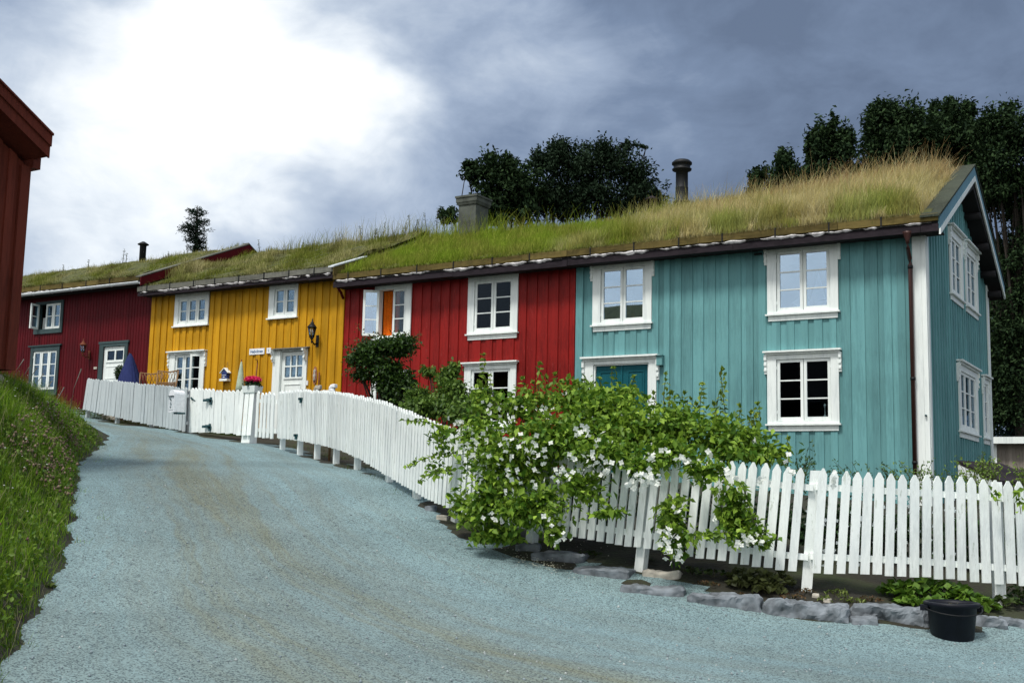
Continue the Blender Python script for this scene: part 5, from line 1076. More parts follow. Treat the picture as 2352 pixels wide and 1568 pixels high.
# tall young shoots
sm = MB(); C = []; O = []
for x, y0, y1, d in [(1660, 1000, 850, 12.4), (1655, 1000, 905, 12.4), (1612, 990, 885, 12.3), (1585, 990, 918, 12.2), (1530, 960, 862, 12.4), (1542, 960, 905, 12.3), (1572, 980, 905, 12.4), (1740, 1010, 930, 12.0), (1725, 1010, 950, 12.0), (1735, 1020, 960, 11.9), (1700, 1000, 935, 12.3), (1110, 930, 818, 13.2), (1125, 930, 865, 13.2), (1240, 920, 838, 12.8), (1255, 930, 868, 12.8), (1275, 930, 862, 12.8), (1410, 910, 848, 12.5), (1455, 910, 868, 12.5), (1376, 910, 872, 12.5), (1100, 930, 880, 13), (1290, 920, 878, 12.8), (1200, 920, 872, 12.9), (1340, 910, 876, 12.7), (1640, 990, 930, 12.3), (1500, 950, 905, 12.4), (1225, 920, 880, 12.9), (1810, 1040, 1010, 11.6), (1600, 980, 930, 12.3)]:
    a = atd(x+random.uniform(-12, 6), y0+30, d); b = atd(x, y1, d); pts = [a+(b-a)*t+rt*.03*math.sin(t*3+x) for t in np.linspace(0, 1, 6)]; sm.tube([tuple(p) for p in pts], list(np.linspace(.007, .003, 6)), 4, False)
    hh = np.linalg.norm(b-a); k = int(hh/.055)
    for j in range(k):
        t = .15+.85*j/k; p = a+(b-a)*t
        for s_ in (0, 1):
            an = j*1.57+s_*3.14+random.uniform(-.4, .4); o_ = np.array([math.cos(an), math.sin(an), .35]); C.append(p+o_*.035*(1.2-.5*t)); O.append(o_)
        if j == k-1:
            for q in range(4): an = random.random()*6.3; o_ = np.array([math.cos(an)*.5, math.sin(an)*.5, 1]); C.append(b+o_*.02); O.append(o_)
sm.build('shoots', 'stem', shrub); C = np.array(C); leaves('shoot_leaves', C, .082, lerpcol((.09, .18, .02), (.32, .42, .06), rng.random(len(C))), 'leaf', shrub, np.array(O), .15, .55)
# trailing sprays over the pickets
C = []; O = []; sm = MB()
for x0_, y0_, x1_, y1_, d in [(1060, 1000, 925, 965, 12.9), (1050, 1040, 930, 1075, 12.9), (1040, 1080, 960, 1105, 12.6), (1120, 1180, 1050, 1215, 11.9), (1240, 1180, 1340, 1168, 11.0), (1330, 1130, 1420, 1185, 10.9), (1500, 1170, 1590, 1150, 10.6), (1600, 1230, 1790, 1240, 10.35), (1700, 1110, 1730, 1200, 10.4), (1530, 1150, 1520, 1275, 10.6), (1540, 1200, 1600, 1260, 10.5), (1100, 1190, 1210, 1245, 11.7), (1270, 1150, 1260, 1245, 11.1), (1640, 1120, 1660, 1180, 10.5), (1580, 1230, 1700, 1255, 10.35), (1450, 1060, 1520, 1090, 10.8), (2282, 1130, 2292, 1160, 10.2), (2335, 1130, 2345, 1180, 10.15)]:
    a = atd(x0_, y0_, d); b = atd(x1_, y1_, d); k = int(np.linalg.norm(b-a)/.028)
    pts = [a+(b-a)*t+np.array([0, 0, .05*math.sin(t*math.pi)]) for t in np.linspace(0, 1, 7)]; ts_ = MB(); ts_.tube([tuple(p) for p in pts], .004, 4, False); ts_.build('trailing_stem', 'stem', shrub)
    for j in range(k):
        t = j/k; p = a+(b-a)*t+np.array([0, 0, .05*math.sin(t*math.pi)])
        for s_ in (-1, 1): o_ = rt*s_*random.uniform(.3, 1)-fw*.4+np.array([0, 0, random.uniform(-.9, .4)]); C.append(p+o_*.03+rng.normal(size=3)*.012); O.append(o_)
C = np.array(C); leaves('trailing_leaves', C, .075, lerpcol((.07, .15, .015), (.34, .50, .06), rng.random(len(C))), 'leaf', shrub, np.array(O), .5, .62)
# blossom clusters
FL = []
def fl(x, y, d, n, r): 
    for _ in range(n): FL.append(atd(x+random.gauss(0, r), y+random.gauss(0, r*.8), d+random.uniform(-.06, .06)))
for x, y, d, n, r in [(1250, 940, 12.2, 7, 9), (1265, 960, 12.1, 5, 8), (1290, 905, 12.4, 3, 6), (1100, 1000, 11.8, 12, 18), (1050, 965, 12.3, 8, 12), (1220, 1040, 11.2, 24, 22), (1180, 1020, 11.3, 10, 14), (1150, 1060, 11.3, 8, 16), (1340, 990, 11.0, 8, 9), (1325, 1000, 11.0, 4, 6), (1370, 1010, 11, 6, 9), (1360, 1060, 10.9, 14, 14), (1395, 1080, 10.8, 10, 12), (1310, 1070, 10.9, 12, 16), (1285, 1090, 10.9, 6, 10), (1480, 1095, 10.5, 22, 14), (1450, 1110, 10.5, 12, 10), (1505, 1105, 10.5, 8, 8), (1525, 1032, 10.7, 3, 5), (1500, 1050, 10.7, 5, 7), (1585, 1062, 10.6, 6, 8), (1560, 1050, 10.6, 4, 7), (1735, 1015, 10.9, 3, 5), (1670, 1085, 10.4, 6, 8), (1690, 1095, 10.4, 4, 6), (1750, 1105, 10.3, 9, 9), (1540, 1245, 10.4, 18, 12), (1550, 1275, 10.4, 16, 11), (1530, 1215, 10.4, 6, 9), (1720, 1235, 10.3, 12, 13), (1700, 1250, 10.3, 6, 8), (1745, 1245, 10.3, 4, 6), (1280, 1235, 10.9, 7, 10), (1265, 1200, 10.9, 4, 8), (1165, 1130, 11.3, 4, 9), (1140, 1190, 11.4, 6, 10), (1820, 1080, 10.3, 5, 7), (1915, 1110, 10.15, 5, 6), (1915, 1092, 10.15, 3, 5), (1410, 1020, 11.1, 4, 12), (1440, 960, 11.6, 3, 12), (1200, 950, 12.2, 5, 16), (1130, 940, 12.5, 5, 16), (1240, 1090, 11.1, 5, 18), (1810, 1052, 10.6, 4, 7), (1065, 980, 12.2, 8, 10), (1175, 1090, 11.2, 8, 20), (1090, 1040, 11.7, 8, 16), (1630, 1040, 10.7, 3, 6), (1555, 1170, 10.5, 3, 6), (1640, 1190, 10.4, 3, 6)]: fl(x, y, d, n, r)
FLN = np.array(FL); V = []; Fq = []; n_ = len(FLN)
for c in FLN:
    nrm = unit((EYE-c)[None])[0]*.6+rng.normal(size=3)*.5; nrm /= np.linalg.norm(nrm); a = np.cross(nrm, [0, 0, 1.]); a /= np.linalg.norm(a)+1e-9; b = np.cross(nrm, a); s_ = random.uniform(.021, .030); r0 = random.random()*6.3
    for k in range(4):
        an = r0+k*math.pi/2; d_ = a*math.cos(an)+b*math.sin(an); e_ = -a*math.sin(an)+b*math.cos(an); o_ = len(V)
        V += [c, c+d_*s_*.6+e_*s_*.5+nrm*.002, c+d_*s_*1.15+nrm*.006, c+d_*s_*.6-e_*s_*.5+nrm*.002]; Fq.append((o_, o_+1, o_+2, o_+3))
rawmesh('blossom', np.array(V), np.array(Fq), 'petal', np.tile(np.array([[.86, .88, .82]]), (len(V), 1)), shrub, 4)
# same plant behind the fence on the right
c0_ = atd(2100, 1230, 12.6)
sh2 = empty('flowering_shrub', (c0_[0], c0_[1], float(HG(c0_[0], c0_[1]))), 'dark low shrub with white flowers seen through the fence gaps on the right', 'shrub')
foliage('foliage', sh2, clumps_px([(1900, 1220, 11.9, 110, 85, .4, 1.2), (2050, 1225, 11.9, 110, 80, .4, 1.2), (2200, 1235, 11.8, 110, 80, .4, 1.2), (2340, 1245, 11.6, 100, 80, .4, 1.0), (1760, 1200, 12, 90, 90, .4, .8), (1600, 1190, 12.2, 110, 90, .4, .8), (1400, 1160, 12.6, 110, 90, .4, .8)]), 6500, .08, (.012, .03, .012), (.045, .10, .03))
FLN = [atd(random.uniform(1850, 2340), random.uniform(1140, 1300), 11.45+random.random()*.2) for _ in range(150)]; V = []; Fq = []
for c in FLN:
    for k in range(4):
        an = k*1.57+c[0]*9; o_ = len(V); d_ = rt*math.cos(an)+np.array([0, 0, 1.])*math.sin(an); e_ = -rt*math.sin(an)+np.array([0, 0, 1.])*math.cos(an); V += [c, c+d_*.012+e_*.01, c+d_*.022, c+d_*.012-e_*.01]; Fq.append((o_, o_+1, o_+2, o_+3))
rawmesh('blossom', np.array(V), np.array(Fq), 'petal', np.tile(np.array([[.7, .78, .78]]), (len(V), 1)), sh2, 4)
# dark climbing rose at the red wall
c0_ = atd(885, 900, 22.6); rose = empty('rose_bush', (c0_[0], c0_[1], float(HG(c0_[0], c0_[1]))), 'dark tall rose bush against the red house below the open window', 'bush')
RC = clumps_px([(885, 800, 22.8, 65, 26, .45, 1.5), (850, 815, 22.8, 42, 40, .4, 1.0), (925, 790, 22.8, 38, 22, .4, .7), (880, 850, 22.7, 48, 36, .45, 1.3), (905, 890, 22.6, 42, 45, .45, 1.4), (815, 825, 22.9, 24, 22, .25, .3), (940, 880, 22.6, 20, 40, .3, .5), (830, 860, 22.8, 26, 18, .25, .3)])
foliage('foliage', rose, RC, 9000, .085, (.012, .035, .008), (.07, .14, .02), 'leaf', lumps=30, lump_r=.45, power=1.6)
tg = [c for c, *_ in RC]*2; stems('stems', rose, (c0_[0], c0_[1], c0_[2]-.9), tg, .025, 'trunk')
mb = MB(); C = []; O = []
for x0_, y0_, x1_, y1_ in [(840, 800, 820, 745), (830, 820, 795, 795), (835, 840, 790, 858), (940, 790, 968, 765), (945, 800, 960, 770), (845, 850, 800, 850), (880, 780, 860, 762), (930, 780, 935, 760)]:
    a = atd(x0_, y0_, 22.7); b = atd(x1_, y1_, 22.7); mb.tube([tuple(a), tuple((a+b)/2+np.array([0, 0, .05])), tuple(b)], [.01, .008, .005], 4, False)
    for t in np.linspace(.2, 1, 16): C.append(a+(b-a)*t+rng.normal(size=3)*.04); O.append(rng.normal(size=3))
mb.build('shoots', 'stem', rose); C = np.array(C); leaves('shoot_leaves', C, .06, lerpcol((.08, .10, .02), (.18, .14, .05), rng.random(len(C))), 'leaf', rose, np.array(O))
c0_ = atd(1010, 920, 17.0); b3 = empty('bush', (c0_[0], c0_[1], float(HG(c0_[0], c0_[1]))), 'mid green loose bush between the rose and the mock orange', 'bush')
BC = clumps_px([(990, 935, 16.2, 80, 26, .4, 1.4), (1040, 905, 17.2, 42, 35, .4, .9), (1025, 868, 17.6, 30, 28, .3, .4), (960, 915, 17, 35, 25, .3, .5), (1075, 950, 15.6, 50, 35, .4, .9), (985, 855, 17.8, 22, 14, .2, .15), (1045, 850, 17.6, 14, 18, .2, .15)])
foliage('foliage', b3, BC, 7500, .075, (.035, .08, .012), (.16, .26, .04), 'leaf', lumps=28, lump_r=.45, power=1.3); stems('stems', b3, (c0_[0], c0_[1], c0_[2]-.9), [c for c, *_ in BC]*2, .02, 'trunk')
# garden plants behind the right-hand fence
def fern(name, spots, label, n, h, ca, cb):
    c = atd(*spots[0]); f = empty(name, (c[0], c[1], float(HG(c[0], c[1]))), label, 'plant'); C = []; O = []; mb = MB()
    for (x, y, d) in spots:
        t = atd(x, y, d); base = np.array([t[0]+random.uniform(-.1, .1), t[1], t[2]-h])
        for k in range(n):
            e = t+rng.normal(size=3)*np.array([.13, .13, .05]); m = (base+e)/2+np.array([0, 0, .12]); pts = [base*(1-s)**2+2*m*s*(1-s)+e*s*s for s in np.linspace(0, 1, 8)]; mb.tube([tuple(p) for p in pts], .003, 3, False)
            for p in pts[2:]:
                for _ in range(3): C.append(p+rng.normal(size=3)*.03); O.append(rng.normal(size=3)+np.array([0, 0, .4]))
    mb.build('stems', 'stem', f); C = np.array(C); leaves('foliage', C, .045, lerpcol(ca, cb, rng.random(len(C))), 'leaf', f, np.array(O), .1, .45)
fern('garden_plant', [(2238, 1072, 12.4), (2258, 1058, 12.6), (2215, 1085, 12.2), (2275, 1075, 12.6), (2235, 1095, 12)], 'feathery light green plant over the fence in front of the gable', 9, .5, (.09, .16, .02), (.22, .32, .06))
fern('garden_plant', [(2098, 1070, 12.2), (2110, 1085, 12), (2150, 1088, 12.2)], 'small feathery plant above the fence left of the white corner board', 6, .4, (.07, .15, .03), (.20, .30, .07))
fern('garden_plant', [(2345, 1080, 11.8), (2350, 1095, 11.8)], 'bright leafy plant over the fence at the right picture edge', 8, .5, (.09, .16, .02), (.22, .32, .06))
fern('garden_plant', [(1975, 1078, 12.2), (1850, 1055, 12.2), (1845, 1075, 11.9)], 'dark feathery plant tops just above the fence left of the middle', 7, .4, (.03, .08, .03), (.10, .18, .05))
fern('garden_plant', [(2050, 1085, 12.0), (1890, 1078, 12.0)], 'low dark green sprigs at the top of the fence under the teal wall', 5, .4, (.03, .08, .03), (.08, .15, .04))
# plants on the kerb strip
def leafy(name, spots, label, cat, n, size, ca, cb, aspect=.9, mat='leaf'):
    P0 = [onground(x, y) for x, y, *_ in spots]; f = empty(name, P0[0], label, cat); C = []; O = []; mb = MB()
    for p, (x, y, r, h) in zip(P0, spots):
        for k in range(int(n*r/.15)):
            a = random.random()*6.3; rr = r*math.sqrt(random.random()); e = p+np.array([rr*math.cos(a), rr*math.sin(a), h*(1-.6*(rr/r)**2)*random.uniform(.55, 1.0)]); C.append(e); O.append((math.cos(a)*.6, math.sin(a)*.6, 1.0))
            if k % 4 == 0: mb.tube([tuple(p+np.array([0, 0, -.02])), tuple((p+e)/2+np.array([0, 0, .02])), tuple(e)], .003, 3, False)
    mb.build('stems', 'stem', f); C = np.array(C); leaves('foliage', C, size, lerpcol(ca, cb, rng.random(len(C))), mat, f, np.array(O), .0, aspect, .8); return f
leafy('leafy_plant', [(1700, 1350, .13, .12), (1745, 1352, .16, .20), (1790, 1352, .15, .18), (1765, 1362, .15, .12), (1700, 1330, .12, .1)], 'brownish green mantle leaf clump under the fence left of the post', 'plant', 70, .075, (.04, .05, .015), (.13, .15, .05))
leafy('leafy_plant', [(2060, 1372, .16, .17), (2110, 1375, .18, .20), (2160, 1380, .18, .22), (2210, 1392, .18, .20), (2255, 1405, .16, .14), (2090, 1390, .14, .10), (2150, 1395, .15, .1)], 'broad bright green leaf clump behind the bucket', 'plant', 75, .085, (.05, .12, .015), (.15, .26, .03))
leafy('leafy_plant', [(1935, 1385, .08, .13), (1895, 1382, .07, .06), (1920, 1365, .1, .06), (1965, 1385, .1, .05)], 'small spiky green weeds beside the white pebbles', 'plant', 45, .05, (.06, .10, .02), (.20, .25, .05), .35)
leafy('leafy_plant', [(1820, 1375, .12, .06), (1700, 1372, .10, .05), (1850, 1362, .10, .05), (2000, 1380, .12, .05), (1620, 1345, .14, .05)], 'brown red creeping weeds at the foot of the fence post', 'plant', 60, .03, (.05, .025, .012), (.14, .08, .03), .6)
leafy('leafy_plant', [(2310, 1395, .15, .12), (2345, 1385, .14, .2)], 'dark leaves under the fence at the right picture edge', 'plant', 45, .07, (.03, .06, .015), (.10, .14, .04))
leafy('leafy_plant', [(1110, 1222, .16, .16), (1160, 1235, .15, .12), (1080, 1195, .12, .2), (1220, 1250, .1, .06)], 'low green sprigs at the foot of the shrub on the lane edge', 'plant', 60, .07, (.05, .11, .015), (.15, .25, .03))
leafy('leafy_plant', [(1350, 1275, .15, .05), (1590, 1318, .2, .08), (1640, 1325, .18, .08), (1480, 1290, .1, .06)], 'dark sparse weeds in the soil below the fence', 'plant', 30, .05, (.02, .04, .012), (.06, .09, .02))
# small weeds growing in the gravel at the left
leafy('gravel_weed', [(140, 1438, .06, .02), (160, 1434, .05, .02)], 'flat weed growing in the gravel near the lower left', 'weed', 60, .04, (.04, .08, .015), (.10, .15, .03))
leafy('gravel_weed', [(110, 1348, .07, .025), (145, 1343, .07, .02)], 'flat weed in the gravel above the other one on the left', 'weed', 60, .04, (.04, .07, .015), (.10, .13, .03))
leafy('gravel_weed', [(40, 1555, .05, .03), (60, 1540, .04, .03)], 'weed clump at the lower left corner of the picture', 'weed', 60, .04, (.05, .10, .015), (.14, .2, .03))

# grass tufts below the board fence
def tuft(spots, label, n, h, w=.006):
    P_ = []; 
    for x, y, r in spots:
        p = onground(x, y); a = rng.random(n)*6.3; rr = r*np.sqrt(rng.random(n)); q = np.stack([p[0]+rr*np.cos(a), p[1]+rr*np.sin(a)*.5], 1); P_.append(np.c_[q, HG(q[:, 0], q[:, 1])])
    P_ = np.vstack(P_); m = len(P_); c = col3(np.array([.03, .07, .012]), np.array([.12, .17, .03]), rng.random(m)); o_ = blades('grass', P_, h*(.4+.6*rng.random(m)), rng.normal(size=(m, 3))*.35, c*.7, c, 'grass', None, w=w); tag(o_, label, 'grass', kind='stuff')
tuft([(520, 998, .5), (500, 995, .5), (545, 1000, .4), (475, 992, .4)], 'thick grass tuft at the foot of the white board gate', 350, .22)
tuft([(205, 955, .5), (225, 962, .4), (190, 952, .3)], 'grass tuft at the left end of the board fence', 220, .18)
tuft([(330, 975, .8), (370, 980, .8), (410, 988, .6), (290, 970, .6)], 'thin grass line under the weathered board fence', 200, .10)
tuft([(700, 1030, .5), (800, 1075, .5), (860, 1100, .4), (930, 1140, .4), (760, 1050, .5)], 'sparse grass under the curving picket fence', 130, .08)

# grassy bank on the left
n = 420000
t = rng.random(n); k = len(EDGE)-1
xs = -17+rng.random(n)*15; ys = -1+rng.random(n)*14
_, dB = bank(xs, ys); ok = ((dB > -0.10*rng.random(n)**2) | ((dB > -.32) & (nz(xs, ys, 3.1, 2) > .45))) & (dB < 3.4) & (xs < -3.6); xs, ys, dB = xs[ok], ys[ok], dB[ok]
dep = Fw[0]*xs+Fw[1]*ys; lat = R[0]*xs+R[1]*ys; ok = (dep > 2.5) & (lat/np.maximum(dep, .1) > -.52) & (lat/np.maximum(dep, .1) < -.30); xs, ys, dB, dep = xs[ok], ys[ok], dB[ok], dep[ok]
pr_ = np.clip(1.5-dep*.05, .5, 1); ok = rng.random(len(xs)) < pr_; xs, ys, dB, dep = xs[ok], ys[ok], dB[ok], dep[ok]
n = len(xs); P_ = np.c_[xs, ys, HG(xs, ys)-.01]; r_ = rng.random(n); pt = np.clip(.5+nz(xs, ys, 1.6, 3), 0, 1)
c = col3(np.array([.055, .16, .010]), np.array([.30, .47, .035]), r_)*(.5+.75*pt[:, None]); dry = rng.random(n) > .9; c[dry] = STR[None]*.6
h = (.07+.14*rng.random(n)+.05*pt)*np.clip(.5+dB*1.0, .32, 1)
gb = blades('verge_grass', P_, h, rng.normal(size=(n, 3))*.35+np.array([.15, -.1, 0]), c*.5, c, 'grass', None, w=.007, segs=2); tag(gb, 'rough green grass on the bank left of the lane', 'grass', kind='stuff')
# a dense carpet of broad leaves low down
n = 90000; xs = -17+rng.random(n)*14; ys = 0+rng.random(n)*13; _, dB = bank(xs, ys); dep = Fw[0]*xs+Fw[1]*ys; lat = R[0]*xs+R[1]*ys; q_ = lat/np.maximum(dep, .1); ok = (dB > .0) & (dB < 3) & (q_ > -.52) & (q_ < -.3) & (dep > 2.5); xs, ys, dB = xs[ok], ys[ok], dB[ok]
n = len(xs); C = np.c_[xs, ys, HG(xs, ys)+.02+.10*rng.random(n)]; o_ = leaves('verge_leaves', C, .035+.02*rng.random(n), lerpcol((.03, .09, .008), (.17, .26, .03), rng.random(n)), 'leaf', None, None, -.1, .7); tag(o_, 'clover and low weeds on the bank left of the lane', 'weeds', kind='stuff')
# faded clover heads: dense along the upper lane side of the bank
def heads(name, sel, n, zlo, zhi, r, ca, cb, label, squash=1.0, stem_=True):
    xs = -17+rng.random(n*14)*13; ys = 1+rng.random(n*14)*12; _, dB = bank(xs, ys); ok = sel(xs, ys, dB); xs, ys = xs[ok][:n], ys[ok][:n]; m = len(xs)
    hz_ = zlo+(zhi-zlo)*rng.random(m); C = np.c_[xs+rng.normal(size=m)*.02, ys, HG(xs, ys)+hz_]; rr = r*(.7+.6*rng.random(m))
    V = C[:, None]+oct_[None]*np.array([1, 1, squash])*rr[:, None, None]*(.75+.5*rng.random((m, 6, 1))); Fq = (of[None]+np.arange(m)[:, None, None]*6).reshape(-1, 3); cc = np.repeat(lerpcol(ca, cb, rng.random(m)), 6, 0); V = V.reshape(-1, 3)
    g = np.c_[xs, ys, HG(xs, ys)]; a = np.array([.002, 0, 0]); V2 = np.stack([g-a, g+a, C], 1).reshape(-1, 3); F2 = (np.arange(m)[:, None]*3+np.arange(3)[None])+len(V)
    o_ = rawmesh(name, np.vstack([V, V2]), np.vstack([Fq, F2]), 'petal', np.vstack([cc, np.tile([[.06, .07, .02]], (3*m, 1))]), None, 3); tag(o_, label, 'flowers', kind='stuff')
heads('faded_clover', lambda x, y, d: (d > .0) & (d < .6) & (x < -9.4) & (y < 11.6) & (nz(x, y, 1.4, 5) > -.3), 1500, .08, .24, .017, (.11, .075, .05), (.34, .25, .18), 'faded brown clover heads on the upper part of the bank', 1.1)
heads('faded_clover', lambda x, y, d: (d > .1) & (d < 1.6) & (x > -7.5) & (nz(x, y, 2.2, 1) > .3), 200, .05, .2, .012, (.10, .05, .05), (.26, .16, .12), 'scattered faded clover heads low on the bank', 1.1)
heads('white_flowers', lambda x, y, d: (d > .2) & (d < 2.4), 260, .12, .30, .014, (.75, .75, .70), (.85, .85, .8), 'white clover and yarrow flowers dotted over the bank', .35)
V = []; Fq = []
for (px_, py_, rr_, k_) in ((1240, 1303, .16, 70), (1265, 1318, .12, 50), (1215, 1290, .15, 40), (1140, 1262, .25, 30), (1300, 1262, .3, 25), (1180, 1275, .3, 25)):
    c = onground(px_, py_)
    for _ in range(k_):
        x = c[0]+random.gauss(0, rr_); y = c[1]+random.gauss(0, rr_*.5); z = max(float(HG(x, y)), float(H0(x, y))+.018)+.008; a = random.random()*6.3; s_ = random.uniform(.006, .011); o_ = len(V)
        for q in range(4): V.append((x+s_*math.cos(a+q*1.57), y+s_*math.sin(a+q*1.57), z+random.uniform(-.002, .004)))
        Fq.append((o_, o_+1, o_+2, o_+3))
tag(rawmesh('fallen_petals', np.array(V), np.array(Fq), 'petal', np.tile([[.75, .73, .58]], (len(V), 1)), None, 4), 'fallen white petals on the gravel below the flowering shrub', 'petals', kind='stuff')
# a few tall seed stalks
st = MB()
for px_, py_, d, h in ((158, 960, 12.6, .55), (120, 965, 12, .35), (95, 935, 12.8, .3), (60, 905, 12.8, .3), (30, 885, 12.9, .3), (75, 915, 12.6, .28), (45, 900, 12.6, .3)):
    p = atd(px_, py_, d); st.tube([tuple(p), tuple(p+np.array([.05, 0, h*.6])), tuple(p+rt*.1+np.array([0, 0, h]))], [.003, .002, .006], 4)
tag(st.build('seed_stalks', 'greylog', None), 'tall dry seed stalks on the top of the bank', 'grass', kind='stuff')

# ------------------------------------------------------------------ trees behind
def tree(name, base, clumps, n, leaf, ca, cb, label, trunk_h, tr=.22, mat='darkleaf', lump_r=.33, lumps=52, group=None, shell=.15):
    t = empty(name, base, label, 'tree', group); b = np.array(base, float); CL = clumps_px(clumps)
    mb = MB(); top = b+np.array([0, 0, trunk_h]); mb.tube([tuple(b), tuple(b+np.array([.1, 0, trunk_h*.5])), tuple(top)], [tr, tr*.8, tr*.6], 8)
    for c, a, h_, d, w in CL:
        for _ in range(2):
            e = c+rt*random.uniform(-.6, .6)*a+np.array([0, 0, random.uniform(-.3, .7)*h_]); m = (top+e)/2+rng.normal(size=3)*.4; pts = [top*(1-s)**2+2*m*s*(1-s)+e*s*s for s in np.linspace(0, 1, 7)]; mb.tube([tuple(p) for p in pts], list(np.linspace(tr*.28, .012, 7)), 5, False)
    mb.build('trunk', 'trunk', t); foliage('crown', t, CL, n, leaf, ca, cb, mat, lumps=lumps, lump_r=lump_r, shell=shell, droop=.2, aspect=.5, power=1.5)
    return t
DK = (.010, .022, .010); DK2 = (.045, .080, .030)
p = atd(1860, 700, 40); tree('broadleaf_tree', (p[0], p[1], 2.0), [(1740, 410, 40, 18, 30, .6, .5), (1730, 440, 40, 14, 16, .6, .3), (1800, 385, 40, 22, 42, .8, .8), (1795, 420, 40, 50, 45, 1, 1.2), (1880, 345, 40, 26, 70, 1, 1.3), (1868, 315, 40, 10, 28, .5, .3), (1912, 290, 40, 11, 30, .5, .3), (1920, 350, 40, 30, 65, 1, 1.3), (1948, 330, 40, 20, 40, .8, .6), (1860, 420, 40, 70, 50, 1.2, 1.6), (1950, 420, 40, 60, 60, 1.2, 1.5)], 22000, .17, DK, DK2, 'dark tree with stepped spires left of the tall trees behind the teal roof', 3.5)
p = atd(2080, 700, 36); tree('broadleaf_tree', (p[0], p[1], 1.8), [(2010, 280, 36, 24, 50, 1, 1), (2040, 265, 36, 16, 34, .7, .5), (2075, 290, 36, 42, 55, 1, 1.3), (2030, 350, 36, 60, 70, 1.4, 2), (2120, 330, 36, 55, 75, 1.4, 2), (2145, 258, 36, 12, 30, .5, .3), (2180, 262, 36, 20, 36, .7, .6), (2160, 300, 36, 45, 50, 1.1, 1.2), (2220, 262, 36, 16, 34, .6, .5), (2215, 330, 36, 50, 70, 1.2, 1.6), (2150, 420, 36, 110, 60, 1.4, 2.2)], 34000, .15, DK, DK2, 'tall dark tree with finger like tops rising over the gable peak', 4)
p = atd(2330, 760, 34); tree('broadleaf_tree', (p[0], p[1], 1.5), [(2275, 290, 34, 40, 45, 1, 1), (2312, 268, 34, 18, 32, .7, .5), (2330, 320, 34, 60, 60, 1.4, 1.6), (2270, 380, 34, 50, 60, 1.2, 1.2), (2345, 420, 34, 60, 60, 1.4, 1.5), (2280, 450, 34, 40, 25, 1, .5), (2350, 560, 34, 50, 50, 1.4, .9), (2300, 605, 34, 35, 22, 1, .35), (2340, 680, 34, 55, 60, 1.4, 1.3), (2320, 760, 34, 55, 60, 1.4, 1.4), (2330, 850, 34, 70, 70, 1.4, 1.7), (2310, 930, 34, 60, 60, 1.4, 1.4), (2400, 500, 34, 50, 150, 1.4, 1.2), (2290, 430, 37, 55, 55, 1, 1.2), (2285, 600, 37, 50, 60, 1, 1.0), (2345, 600, 37, 50, 60, 1, 1), (2300, 700, 37, 60, 60, 1, 1.2), (2290, 800, 37, 60, 60, 1, 1.2), (2345, 480, 36, 40, 40, 1, .8), (2400, 800, 34, 50, 150, 1.4, 1.2)], 56000, .13, DK, DK2, 'very dark tree filling the right edge behind the gable', 4, lump_r=.4)
p = atd(2560, 760, 36); tree('broadleaf_tree', (p[0], p[1], 1.5), [(2520, 330, 36, 80, 90, 1.5, 2), (2600, 420, 36, 80, 110, 1.5, 2), (2500, 520, 36, 70, 100, 1.5, 1.6), (2600, 640, 36, 90, 110, 1.5, 2), (2520, 780, 36, 80, 110, 1.5, 1.6), (2620, 880, 36, 90, 90, 1.5, 1.6)], 26000, .15, DK, DK2, 'dark tree continuing the row just beyond the right picture edge', 4)
p = atd(2330, 960, 42); hd = empty('hedge', (p[0], p[1], 1.5), 'dark blue green hedge above the shed at the right edge', 'hedge'); foliage('foliage', hd, clumps_px([(2320, 950, 42, 90, 60, 1, 1), (2420, 950, 42, 90, 60, 1, 1), (2330, 860, 44, 90, 80, 1, 1), (2250, 900, 44, 90, 90, 1, 1)]), 9000, .2, (.008, .02, .022), (.02, .045, .045), 'darkleaf')
p = atd(1130, 700, 38); tree('broadleaf_tree', (p[0], p[1], 3.0), [(1140, 400, 38, 60, 42, 1.2, 1.5), (1085, 395, 38, 30, 25, .8, .4), (1180, 430, 38, 50, 50, 1.2, 1.2), (1130, 460, 38, 60, 40, 1.2, 1.2), (1075, 378, 38, 15, 10, .4, .12), (1030, 495, 38, 26, 20, .7, .35), (1170, 375, 38, 22, 18, .6, .25), (1200, 480, 38, 45, 35, 1, .8), (1140, 495, 38, 70, 22, 1, .8), (1222, 440, 38, 38, 60, 1, .8)], 10000, .17, DK, DK2, 'loose dark tree behind the concrete chimney', 2.5, .16)
p = atd(1350, 700, 39); tree('broadleaf_tree', (p[0], p[1], 3.0), [(1270, 370, 39, 50, 45, 1.2, 1.3), (1240, 375, 39, 28, 28, .8, .45), (1290, 342, 39, 28, 22, .7, .4), (1340, 380, 39, 70, 45, 1.2, 1.8), (1400, 370, 39, 60, 45, 1.2, 1.4), (1450, 400, 39, 50, 50, 1.2, 1.2), (1350, 440, 39, 110, 45, 1.4, 2.4), (1480, 445, 39, 50, 45, 1.2, 1.1), (1260, 450, 39, 60, 45, 1.2, 1.4), (1510, 465, 39, 30, 25, .8, .4), (1300, 480, 39, 90, 30, 1.2, 1.5), (1430, 475, 39, 90, 30, 1.2, 1.5), (1440, 335, 39, 22, 20, .6, .15), (1385, 345, 39, 20, 18, .5, .2), (1470, 335, 39, 30, 8, .4, .07)], 25000, .135, DK, (.03, .05, .028), 'broad round topped dark tree behind the red house roof', 2.5, .2)
